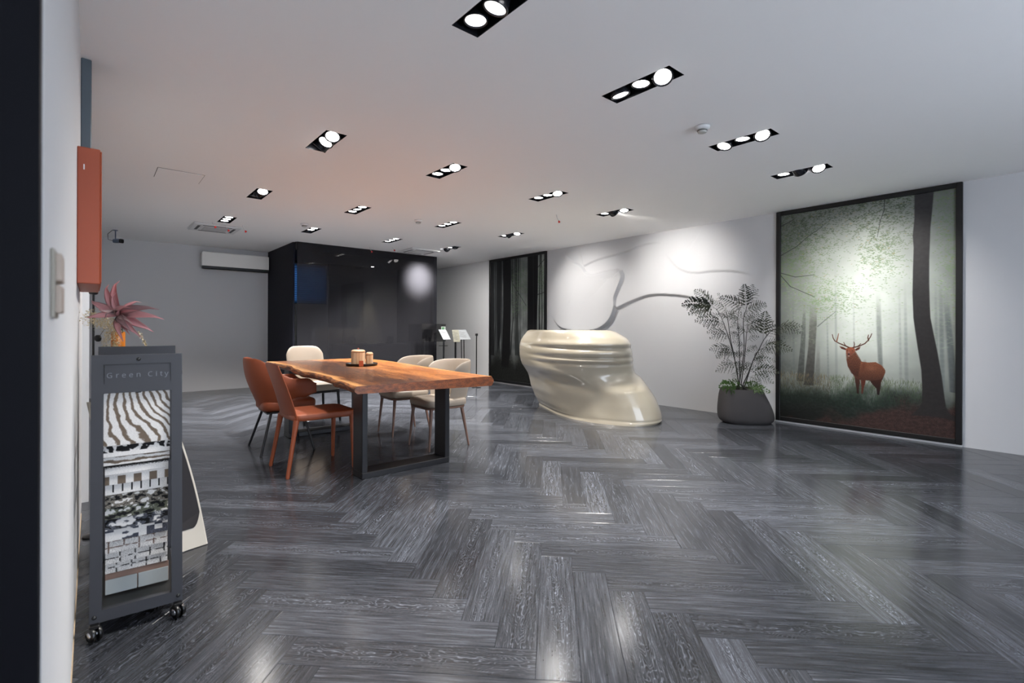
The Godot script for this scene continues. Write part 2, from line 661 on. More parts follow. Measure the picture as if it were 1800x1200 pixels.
# ---------------------------------------------------------------- recessed lamps: four by four troughs of up to three heads
func build_lamps() -> void:
	var D := Vector3.DOWN
	var cam_way := Vector3(-0.40, -0.8, 0.30)
	var left := Vector3(-0.2, -1, -0.2)
	# per trough (row from the front, column from the left): heads far, middle, near; each [direction, power]; power 0 = unlit, null = no head
	var rows := [
		[[[D, 0.9], [left, 0.9], [D, 0.9]], [[Vector3(0.25, -1, 0.1), 1.0], [D, 1.0], [cam_way, 0.04]], [[Vector3(-0.35, -1, -0.1), 1.0], [D, 1.0], [cam_way, 0.04]], [[D, 1.0], [Vector3(1.53, -1.25, 0.1), 2.0], [cam_way, 0.04]]],
		[[[Vector3(-0.6, -1, -0.5), 0.6], [Vector3(-0.55, -1, 0.25), 1.0], [Vector3(-0.25, -1, 0.5), 0.12]], [[D, 1.0], [D, 1.0], [Vector3(-0.2, -1, 0.4), 0.2]], [[D, 1.0], [D, 1.0], [Vector3(-0.2, -1, 0.3), 0.2]], [[D, 1.0], [Vector3(1.53, -0.72, 0.0), 2.0], [Vector3(-0.2, -1, 0.15), 0.3]]],
		[[[D, 0.0], [Vector3(0.2, -1, -0.7), 0.0], [Vector3(-0.12, -1, 0.5), 0.12]], [[D, 1.0], [Vector3(0.1, -1, 0), 1.0], [D, 1.0]], [[D, 1.0], [D, 1.0], [D, 1.0]], [[D, 1.0], [Vector3(1.53, -1.02, 0.26), 2.0], [Vector3(-0.2, -1, 0.15), 0.3]]],
		[[[D, 1.0], [D, 1.0], [D, 1.0]], [[D, 0.0], [D, 1.0], [D, 1.0]], [[D, 1.0], [D, 1.0], [D, 1.0]], [[Vector3(0.0, -0.49, -1.13), 2.0], [D, 1.0], [Vector3(0.55, -1, -0.75), 1.0]]],
	]
	var words_row := ["in the row nearest the camera", "in the second row from the camera", "in the third row from the camera", "in the farthest row"]
	var words_col := ["leftmost", "second from left", "third from left", "rightmost"]
	var ring := MB.new()
	ring.lathe([Vector2(0.047, 0.010), Vector2(0.049, -0.001), Vector2(0.056, -0.004), Vector2(0.060, 0.0), Vector2(0.060, 0.05), Vector2(0.05, 0.075), Vector2(0.0, 0.08)], 28, Transform3D.IDENTITY, false)
	var ring_mesh := ring.mesh()
	var disc := MB.new()
	disc.lathe([Vector2(0.0475, 0.003), Vector2(0.041, 0.0005), Vector2(0.0, 0.0)], 28, Transform3D.IDENTITY, false)
	var disc_mesh := disc.mesh()
	for j in 4:
		for i in 4:
			var c := Vector3(LAMP_X[i], HC, LAMP_Z[j])
			var o := thing("recessed_lamp", "%s black recessed trough of spot heads %s" % [words_col[i], words_row[j]], "ceiling lamp", c, 0.0, "recessed ceiling lamps")
			var b := MB.new()
			var w := 0.0765
			var l := 0.2365
			var d := 0.13
			b.box(Vector3(0, d, 0), Vector3(2 * w, 0.004, 2 * l))
			for s in [-1.0, 1.0]:
				b.box(Vector3(s * w, d / 2, 0), Vector3(0.003, d, 2 * l))
				b.box(Vector3(0, d / 2, s * l), Vector3(2 * w, d, 0.003))
			obj("trough", b, M.trough, o)
			for k in 3:
				var head: Array = rows[j][i][k]
				var way: Vector3 = head[0].normalized()
				var tilt := way.angle_to(D)
				var up := -way
				var sx := Vector3.RIGHT if absf(up.x) < 0.9 else Vector3.FORWARD
				sx = (sx - up * sx.dot(up)).normalized()
				var bs := Basis(sx, up, sx.cross(up))
				var y := 0.010 if tilt < 0.1 else -0.004
				var h := obj("spot_head", ring_mesh, M.trough, o)
				h.transform = Transform3D(bs, Vector3(0, y, -0.148 + 0.148 * k))
				var lit: bool = head[1] > 0.0
				var lens := obj("lens", disc_mesh, M.lens if lit else M.dark_lens, h)
				if lit:
					var sp := SpotLight3D.new()
					sp.name = "spot_light"
					h.add_child(sp, true)
					sp.position = Vector3(0, -0.02, 0)
					sp.rotation_degrees.x = -90
					var wash: bool = head[1] > 1.5
					sp.spot_angle = (19.0 if way.z < -0.5 else 37.0) if wash else 55.0
					sp.spot_angle_attenuation = 1.0
					sp.light_energy = (42.0 if way.z < -0.5 else WASH) if wash else LAMP * head[1] * [0.9, 1.0, 1.15, 2.1][j]
					sp.light_color = Color(1.0, 0.985, 0.965)
					sp.light_size = 0.12 if way.z < -0.5 else 0.04
					sp.spot_range = 14.0
					sp.spot_attenuation = 2.0
					sp.shadow_enabled = true


# ---------------------------------------------------------------- herringbone floor of dark limed oak
func floor_texture() -> ImageTexture:
	var W := 1024
	var H := 1024
	var strips := 8
	var sh := H / strips
	var fine := field(11, W, H, 0.30, 52, 2)
	var broad := field(12, W, H, 0.06, 36, 3)
	var wob := field(13, W, H, 0.018, 5, 3)
	var pore := field(14, W, H, 0.45, 10, 2)
	var d := PackedByteArray()
	d.resize(W * H * 3)
	var r := RandomNumberGenerator.new()
	r.seed = 5
	for s in strips:
		var tone := r.randf_range(0.22, 0.26)
		var cath := r.randf_range(0.6, 1.0) if s % 8 < 5 else 0.0
		var cen := r.randf_range(0.35, 0.65)
		var width := r.randf_range(0.16, 0.3)
		var rings := r.randf_range(9.0, 14.0)
		var way := -1.0 if r.randf() < 0.5 else 1.0
		var bend := r.randf_range(-0.12, 0.12)
		for y in sh:
			var v := float(y) / sh
			var edge := minf(y, sh - 1 - y)
			for x in W:
				var i := (s * sh + y) * W + x
				var u := float(x) / W
				var w := (wob[i] - 128) / 128.0
				var f := (fine[i] - 128) / 128.0
				var q := (v - cen - bend * sin(u * 5.0)) / width
				var val := tone + (broad[i] - 128) / 128.0 * 0.062 + f * 0.045
				val -= maxf(0.0, (pore[i] - 150) / 105.0) * 0.06
				val += maxf(0.0, f - 0.3) * 0.2
				if cath > 0.0:
					var ph := rings * (u * way * 1.2 + 0.30 * q * q + 0.10 * absf(q) + w * 0.30)
					var t := absf(fposmod(ph, 1.0) - 0.5) * 2.0
					var m := exp(-q * q * 0.55) * cath
					var line := smoothstep(0.62, 0.95, t)
					val += line * m * 0.22 * (0.7 + 0.5 * f) - (1.0 - line) * m * 0.03
				val *= 0.86 if edge < 1 else 1.0
				val = clampf(val, 0.02, 1.0)
				d[i * 3] = int(val * 241)
				d[i * 3 + 1] = int(val * 250)
				d[i * 3 + 2] = int(minf(val * 272, 255))
	return ImageTexture.create_from_image(Image.create_from_data(W, H, false, Image.FORMAT_RGB8, d))


func build_floor() -> void:
	var fl := struct("floor", slab(Vector3(-1.9, -0.14, -13), Vector3(XR + 0.3, -0.012, 2.9)), mat(Color(0.06, 0.06, 0.065), 0.7), "dark grey limed oak floor laid in herringbone")
	var tex := floor_texture()
	var mats := []
	for t in [0.89, 1.0, 1.10]:
		var m := mat(Color(t, t, t), 0.175, 0.0, 0.42)
		m.albedo_texture = tex
		m.heightmap_enabled = true
		m.heightmap_texture = tex
		m.heightmap_scale = 0.016
		mats.append(m)
	var L := 0.8804
	var W := 0.1513
	# one plank: top with bevelled edges and short sides; its print is one of eight strips of the texture, turned or not
	var shapes := []
	for k in 16:
		shapes.append(plank_mesh(L, W, k).mesh())
	var rest := []
	for k in 3:
		rest.append(MB.new())
	var items := []
	var q := 1.0 / sqrt(2.0)
	var a0 := (1.109 + 1.612) * q
	var b0 := (1.109 - 1.612) * q
	for m in range(-8, 9):
		for k in range(-70, 71):
			for kind in 2:
				var ca := a0 - k * W + m * L
				var cb := b0 + k * W + m * L
				if kind == 0:
					ca += L / 2
					cb += W / 2
				else:
					ca += L + W / 2
					cb += L / 2
				var p := Vector3((ca + cb) * q, 0, (cb - ca) * q)
				if p.x < -0.45 or p.x > XR - 0.0 or p.z < -10.9 or p.z > 1.7:
					continue
				if p.x < XL - 0.4 and p.z < -0.9:
					continue
				var depth := p.x * 0.6469 - p.z * 0.7626
				var lat := p.x * 0.7626 + p.z * 0.6469
				var seen := depth > 1.2 and absf(lat) < depth * 1.035 + 0.55
				items.append([(0.0 if seen else 100.0) + p.length(), p, kind])
	items.sort_custom(func(x, y): return x[0] < y[0])
	var r := RandomNumberGenerator.new()
	r.seed = 21
	for n in items.size():
		var it: Array = items[n]
		var xf := Transform3D(Basis(Vector3.UP, PI / 4 if it[2] == 0 else -PI / 4), it[1] + Vector3(0, -r.randf() * 0.0006, 0))
		var k := r.randi() % 16
		var mi := r.randi() % 3
		if n < 300:
			var o := obj("plank", shapes[k], mats[mi], fl)
			o.transform = xf
		else:
			var src: MB = plank_mesh(L, W, k)
			var dst: MB = rest[mi]
			var v0 := dst.v.size()
			for i in src.v.size():
				dst.v.append(xf * src.v[i])
				dst.n.append(xf.basis * src.n[i])
				dst.uv.append(src.uv[i])
			for i in src.ix:
				dst.ix.append(v0 + i)
	var st := ArrayMesh.new()
	for k in 3:
		var sm: ArrayMesh = rest[k].mesh()
		st.add_surface_from_arrays(Mesh.PRIMITIVE_TRIANGLES, sm.surface_get_arrays(0))
		st.surface_set_material(k, mats[k])
	var o := MeshInstance3D.new()
	o.mesh = st
	o.name = "far_planks"
	fl.add_child(o, true)
	tag(o, "", "", "", "stuff")


func plank_mesh(L: float, W: float, k: int) -> MB:
	var b := MB.new()
	var g := 0.0003
	var e := 0.0013
	var x := L / 2 - g
	var z := W / 2 - g
	var s := (k % 8) / 8.0
	var fu := 1.0 if k < 8 else -1.0
	var top := [Vector3(-x + e, 0, -z + e), Vector3(x - e, 0, -z + e), Vector3(x - e, 0, z - e), Vector3(-x + e, 0, z - e)]
	var rim := [Vector3(-x, -0.0009, -z), Vector3(x, -0.0009, -z), Vector3(x, -0.0009, z), Vector3(-x, -0.0009, z)]
	var at := func(p: Vector3) -> Vector2: return Vector2(0.5 + fu * p.x / L, s + (0.5 + fu * p.z / W) * 0.118 + 0.0035)
	b.quad(top[3], top[0], top[1], top[2], at.call(top[3]), at.call(top[0]), at.call(top[1]), at.call(top[2]))
	for i in 4:
		var n := (i + 1) % 4
		var dn := Vector3(0, -0.0105, 0)
		b.quad(rim[i], rim[n], top[n], top[i], at.call(rim[i]), at.call(rim[n]), at.call(top[n]), at.call(top[i]))
		b.quad(rim[i] + dn, rim[n] + dn, rim[n], rim[i], at.call(rim[i]), at.call(rim[n]), at.call(rim[n]), at.call(rim[i]))
	return b


# ---------------------------------------------------------------- framed forest prints on the right wall
func deer_print() -> ImageTexture:
	var w := 640
	var h := 960
	var p := Paint.new(w, h)
	var n1 := noise(31, 0.006, 4)
	var n2 := noise(32, 0.05, 3)
	var n3 := noise(33, 0.25, 2)
	for y in h:
		var v := float(y) / h
		for x in w:
			var dx := (x - 355.0) / 300.0
			var dy := (y - 445.0) / 400.0
			var g := exp(-(dx * dx + dy * dy) * 1.5)
			var a := n1.get_noise_2d(x, y)
			var c := Color(0.40, 0.415, 0.395).lerp(Color(0.86, 0.885, 0.845), clampf(g * 1.05 + a * 0.12, 0, 1))
			var i := (y * w + x) * 3
			var ground := smoothstep(745.0, 850.0, y + a * 60.0 + (x - 350.0) * 0.02)
			if ground > 0.0:
				var red := smoothstep(0.0, 60.0, y - 895.0 + (x - 220.0) * 0.32 + a * 70.0)
				var gn := n2.get_noise_2d(x, y * 1.5)
				var fl := n3.get_noise_2d(x, y * 1.6)
				var gc := Color(0.10, 0.135, 0.115).lerp(Color(0.05, 0.055, 0.05), smoothstep(820.0, 940.0, y) * smoothstep(420.0, 120.0, x))
				gc = gc * (1.0 + 0.5 * gn)
				var rc := Color(0.19, 0.125, 0.115) * (1.0 + 0.45 * gn)
				if fl > 0.3:
					rc = rc.lerp(Color(0.36, 0.27, 0.25), (fl - 0.3) * 2.4)
				c = c.lerp(gc.lerp(rc, red), ground * 0.93)
			elif y > 640:
				var low := smoothstep(640.0, 800.0, y) * smoothstep(300.0, 60.0, x) * 0.45
				c = c.lerp(Color(0.24, 0.26, 0.24) * (1.0 + n2.get_noise_2d(x, y) * 0.6), low)
			p.d[i] = c.r
			p.d[i + 1] = c.g
			p.d[i + 2] = c.b
	var r := RandomNumberGenerator.new()
	r.seed = 41
	# pale trunks in the mist
	for t in [[235, 300, 10, 0.18], [300, 380, 8, 0.12], [452, 420, 9, 0.15], [470, 420, 12, 0.16], [560, 420, 10, 0.25], [575, 430, 14, 0.3], [205, 520, 8, 0.2], [70, 430, 9, 0.2]]:
		for g in 24:
			var yy := lerpf(t[1] - 120, 770, g / 24.0)
			p.line([t[0] + g * 0.3, yy, t[0] + g * 0.3 + 0.3, yy + 24], t[2] * (0.4 + 0.012 * g), t[2] * (0.4 + 0.012 * g), Color(0.38, 0.41, 0.41), t[3] * 0.16 * smoothstep(0.0, 14.0, g))
		p.poly([113, 439, 122, 440, 121, 570, 114, 775, 90, 775, 104, 623, 111, 518], Color(0.5, 0.52, 0.49), Color(0.24, 0.25, 0.24), 0.7, 3.0, 0.15, n2, 0.4)
	p.poly([169, 595, 179, 600, 180, 785, 160, 785], Color(0.5, 0.5, 0.48), Color(0.3, 0.3, 0.29), 0.55, 3.0, 0.12, n2, 0.4)
	p.poly([140, 400, 166, 401, 167, 518, 163, 595, 159, 699, 156, 790, 116, 790, 126, 701, 135, 612, 138, 518], Color(0.55, 0.56, 0.52), Color(0.17, 0.165, 0.16), 0.9, 2.0, 0.15, n2, 0.35)
	p.poly([378, 360, 392, 360, 398, 589, 401, 684, 406, 750, 392, 732, 386, 661, 381, 542], Color(0.72, 0.75, 0.7), Color(0.32, 0.34, 0.34), 0.75, 3.0, 0.12, n2, 0.4)
	p.poly([582, 400, 596, 400, 606, 519, 613, 606, 621, 714, 620, 774, 603, 772, 598, 672, 593, 563], Color(0.42, 0.45, 0.44), Color(0.24, 0.26, 0.27), 0.75, 3.0, 0.12, n2, 0.35)
	# foliage: many small leaves, denser at the upper left and top
	for k in 40000:
		var x := r.randf() * w
		var y := r.randf() * 560.0
		var lf := smoothstep(330.0, 40.0, x + (y - 150.0) * 0.35) * smoothstep(470.0, 260.0, y)
		var tp := smoothstep(250.0, 20.0, y - 60.0 * sin(x * 0.02)) * 0.75
		var md := exp(-pow((x - 395.0) / 65.0, 2) - pow((y - 190.0) / 110.0, 2))
		var rt := smoothstep(540.0, 620.0, x) * smoothstep(560.0, 200.0, y) * 0.6
		var lw := exp(-pow((x - 190.0) / 110.0, 2) - pow((y - 400.0) / 70.0, 2)) * 0.8
		var dens := maxf(maxf(lf, tp), maxf(maxf(md, rt), lw))
		dens *= 0.62 + 1.1 * n2.get_noise_2d(x * 0.5, y * 0.7)
		if r.randf() > dens:
			continue
		var near := smoothstep(380.0, 0.0, y) * (1.0 if x < 520 else 0.45)
		var c := Color(0.50, 0.60, 0.42).lerp(Color(0.15, 0.18, 0.14), near * r.randf_range(0.5, 1.0))
		if r.randf() < 0.03:
			c = Color(0.58, 0.5, 0.3)
		p.blob(x, y, r.randf_range(2.5, 5.8), r.randf_range(1.2, 2.4), c, 0.6, 0.3, r.randf_range(-0.5, 0.6))
	for k in 900:                      # pale leaves hanging before the light
		p.blob(r.randf_range(40, 620), r.randf_range(330, 610), r.randf_range(3, 8), r.randf_range(1.2, 2.5), Color(0.66, 0.75, 0.58), 0.3, 0.3, r.randf_range(-0.4, 0.4))
	# branches
	var br := Color(0.16, 0.17, 0.16)
	p.line([0, 75, 20, 63, 45, 54, 75, 40], 2.5, 1.2, br, 0.5)
	p.line([0, 215, 20, 199, 85, 166, 133, 125, 187, 91], 2.0, 1.0, br, 0.35)
	p.line([0, 270, 20, 280, 81, 303, 157, 299], 1.8, 1.0, br, 0.4)
	p.line([0, 280, 21, 293, 61, 345, 158, 397], 1.8, 1.0, br, 0.4)
	p.line([406, 12, 404, 59, 392, 99, 382, 164], 1.6, 0.8, br, 0.4)
	p.line([170, 528, 199, 500, 239, 463], 2.4, 1.0, Color(0.4, 0.42, 0.4), 0.35)
	# grass
	for k in 2600:
		var x := r.randf() * 560.0
		var y := r.randf_range(745.0, 870.0)
		if y > 905.0 - (x - 200.0) * 0.25:
			continue
		var t := smoothstep(745.0, 860.0, y)
		var c := Color(0.36, 0.40, 0.30).lerp(Color(0.10, 0.17, 0.13), t) if x > 220 else Color(0.42, 0.38, 0.28).lerp(Color(0.10, 0.14, 0.11), t)
		p.line([x, y, x + r.randf_range(-5, 5), y - r.randf_range(6, 18)], 0.7, 0.3, c * r.randf_range(0.7, 1.25), 0.4)
	# the big dark trunk
	var tk := Color(0.135, 0.135, 0.14)
	p.poly([499, 0, 556, 0, 552, 72, 546, 151, 543, 271, 543, 361, 545, 450, 547, 495, 554, 541, 568, 629, 580, 717, 587, 787, 592, 830, 604, 855, 640, 873, 640, 884, 590, 872, 542, 870, 489, 875, 510, 849, 523, 821, 524, 766, 521, 695, 510, 609, 502, 541, 497, 494, 494, 403, 495, 312, 497, 221, 494, 175, 499, 108], Color(0.20, 0.195, 0.20), Color(0.15, 0.14, 0.138), 1.0, 1.5, 0.12, n2)
	# the stag
	var hi := Color(0.58, 0.36, 0.25)
	var lo := Color(0.27, 0.16, 0.12)
	p.poly([410, 704, 404, 731, 396, 755, 394, 779, 390, 806, 384, 806, 381, 780, 368, 765, 356, 745, 375, 725], Color(0.3, 0.14, 0.09), Color(0.09, 0.055, 0.05), 1.0, 1.0, 0.3, n3)
	p.poly([307, 735, 324, 742, 325, 762, 322, 786, 322, 808, 315, 807, 314, 787, 309, 758], lo, Color(0.14, 0.07, 0.055), 1.0, 1.0, 0.3, n3)
	p.poly([328, 740, 346, 740, 343, 765, 338, 785, 335, 808, 330, 805, 331, 781, 329, 761], Color(0.3, 0.14, 0.09), Color(0.3, 0.15, 0.11), 1.0, 1.0, 0.3, n3)
	p.poly([309, 638, 321, 665, 332, 674, 354, 676, 378, 673, 396, 684, 408, 700, 410, 712, 406, 726, 396, 741, 382, 747, 354, 750, 338, 750, 321, 750, 309, 743, 296, 720, 283, 696, 278, 667, 288, 656], hi, lo, 1.0, 1.0, 0.3, n3)
	p.poly([276, 640, 309, 631, 329, 669, 318, 738, 296, 725, 283, 696, 278, 667], Color(0.38, 0.23, 0.165), Color(0.22, 0.12, 0.09), 0.8, 2.0, 0.5, n3)
	p.blob(365, 700, 22, 14, Color(0.55, 0.36, 0.27), 0.5, 0.1)
	p.blob(392, 690, 14, 10, Color(0.42, 0.22, 0.15), 0.5, 0.1)
	p.blob(338, 690, 9, 30, Color(0.3, 0.13, 0.08), 0.4, 0.1, 0.2)
	for ear in [[275, 628, 260, 623, 252, 612, 266, 615, 277, 622], [308, 624, 317, 616, 327, 612, 323, 623, 311, 630]]:
		p.poly(ear, Color(0.42, 0.24, 0.17), Color(0.25, 0.13, 0.1), 1.0, 0.8)
	p.poly([276, 622, 287, 615, 304, 615, 309, 628, 304, 638, 295, 649, 288, 656, 280, 650, 276, 637], Color(0.58, 0.33, 0.22), Color(0.42, 0.24, 0.2), 1.0, 0.8, 0.25, n3)
	p.blob(286, 638, 6, 9, Color(0.6, 0.45, 0.42), 0.7, 0.2)
	p.blob(286, 644, 5, 4, Color(0.12, 0.1, 0.12), 0.9, 0.4)
	p.blob(286, 652, 5, 3, Color(0.68, 0.62, 0.58), 0.8, 0.4)
	p.blob(281, 629, 2, 1.6, Color(0.07, 0.05, 0.05), 1, 0.5)
	p.blob(299, 630, 2, 1.6, Color(0.07, 0.05, 0.05), 1, 0.5)
	var an := Color(0.3, 0.18, 0.13)
	p.line([287, 616, 270, 608, 249, 598, 235, 589, 229, 576, 226, 562], 2.4, 1.1, an, 0.8)
	p.line([242, 593, 246, 576, 249, 558], 2.2, 1.0, Color(0.5, 0.32, 0.24), 0.8)
	p.line([281, 615, 272, 605, 268, 595], 1.5, 0.8, an, 0.8)
	p.line([301, 616, 321, 610, 342, 598, 354, 583, 361, 569, 365, 557], 2.4, 1.1, an, 0.8)
	p.line([354, 586, 352, 572, 354, 562], 2.0, 1.0, an, 0.8)
	p.line([304, 614, 306, 602, 304, 592], 1.4, 0.8, an, 0.8)
	p.line([313, 613, 323, 605, 328, 598], 1.4, 0.8, an, 0.8)
	return p.tex()


func forest_print() -> ImageTexture:
	var w := 400
	var h := 620
	var p := Paint.new(w, h)
	var n1 := noise(51, 0.01, 3)
	var n2 := noise(52, 0.08, 3)
	for y in h:
		for x in w:
			var st := n2.get_noise_2d(x * 1.6, y * 0.06)
			var g := smoothstep(60.0, 390.0, x) * (0.55 + 0.45 * sin(y * 0.006 + 0.4))
			var c := Color(0.24, 0.25, 0.255).lerp(Color(0.60, 0.62, 0.60), clampf(g + st * 0.2 + n1.get_noise_2d(x, y) * 0.3, 0, 1))
			if y > 440:
				c = c.lerp(Color(0.07, 0.075, 0.07) * (1.0 + n2.get_noise_2d(x, y) * 0.8), smoothstep(440.0, 545.0, y + n1.get_noise_2d(x, 7) * 40.0))
			var i := (y * w + x) * 3
			p.d[i] = c.r
			p.d[i + 1] = c.g
			p.d[i + 2] = c.b
	var r := RandomNumberGenerator.new()
	r.seed = 9
	for k in 26:
		var x := r.randf_range(0, w)
		p.line([x, 0, x + r.randf_range(-8, 8), 300, x + r.randf_range(-10, 10), 480], r.randf_range(1, 4), r.randf_range(2, 5), Color(0.09, 0.1, 0.1), 0.25)
	var blk := Color(0.05, 0.052, 0.06)
	p.poly([5, 0, 34, 0, 38, 490, 8, 490], Color(0.09, 0.095, 0.1), Color(0.06, 0.06, 0.065), 0.8, 2)
	p.poly([54, 0, 92, 0, 89, 370, 62, 490, 54, 250], Color(0.085, 0.09, 0.095), blk, 0.85, 2)
	p.poly([103, 0, 162, 0, 161, 250, 157, 485, 145, 545, 94, 545, 107, 250], blk, Color(0.04, 0.04, 0.045), 1, 1.5)
	p.poly([277, 0, 344, 0, 342, 200, 334, 360, 336, 560, 275, 560, 277, 360], Color(0.06, 0.06, 0.065), Color(0.05, 0.05, 0.055), 1, 1.5)
	p.line([312, 0, 316, 300, 314, 500], 1.5, 1.5, Color(0.2, 0.21, 0.22), 0.4)
	for k in 1500:
		var top := r.randf() < 0.75
		var x := r.randf_range(165, 275) if r.randf() < 0.6 else r.randf_range(345, 400)
		var y := r.randfn(120, 45) if top else r.randfn(250, 25)
		p.blob(x, y, r.randf_range(2, 4), r.randf_range(1, 2), Color(0.26, 0.42, 0.25).lerp(Color(0.50, 0.58, 0.42), r.randf()), 0.6, 0.3, r.randf_range(-0.5, 0.5))
	for b in [[337, 72, 360, 52, 391, 28], [333, 194, 361, 190, 392, 183], [178, 134, 222, 188, 268, 242]]:
		p.line(b, 1.8, 0.8, Color(0.12, 0.12, 0.125), 0.5)
	for k in 500:
		p.blob(r.randf_range(150, 270), r.randfn(505, 14), r.randf_range(2, 4), r.randf_range(1, 2), Color(0.3, 0.31, 0.29), 0.25, 0.3)
	return p.tex()


func mural(label: String, z0: float, z1: float, tex: Texture2D) -> void:
	var o := thing("framed_mural", label, "mural", Vector3(XR, 0, (z0 + z1) / 2))
	var wd := z1 - z0
	var b := MB.new()
	var t := 0.05
	var y0 := 0.022
	var y1 := HC - 0.004
	for s in [-1.0, 1.0]:
		b.box(Vector3(-0.018, (y0 + y1) / 2, s * (wd / 2 - t / 2)), Vector3(0.036, y1 - y0, t), 0.004)
	b.box(Vector3(-0.018, y0 + t / 2, 0), Vector3(0.036, t, wd - 2 * t), 0.004)
	b.box(Vector3(-0.018, y1 - t / 2, 0), Vector3(0.036, t, wd - 2 * t), 0.004)
	obj("frame", b, M.black, o)
	b = MB.new()
	b.box(Vector3(-0.009, 0.011, 0), Vector3(0.012, 0.022, wd))
	obj("base_strip", b, M.white, o)
	b = MB.new()
	var x := -0.014
	var h := wd / 2 - t * 0.9
	b.box(Vector3(x + 0.006, (y0 + y1) / 2, 0), Vector3(0.011, y1 - y0 - 2 * t * 0.9, 2 * h))
	obj("backing_board", b, M.black, o)
	b = MB.new()
	b.quad(Vector3(x, y0 + t * 0.9, -h), Vector3(x, y1 - t * 0.9, -h), Vector3(x, y1 - t * 0.9, h), Vector3(x, y0 + t * 0.9, h), Vector2(0.03, 0.985), Vector2(0.03, 0.015), Vector2(0.97, 0.015), Vector2(0.97, 0.985))
	var m := mat(Color(1, 1, 1), 0.5, 0.0, 0.4)
	m.albedo_texture = tex
	obj("print", b, m, o)


func build_murals() -> void:
	mural("large black framed forest print of a red stag standing in misty woods", -2.562, -0.838, deer_print())
	mural("tall dark framed forest print of black tree trunks behind the reception desk", -8.38, -6.642, forest_print())


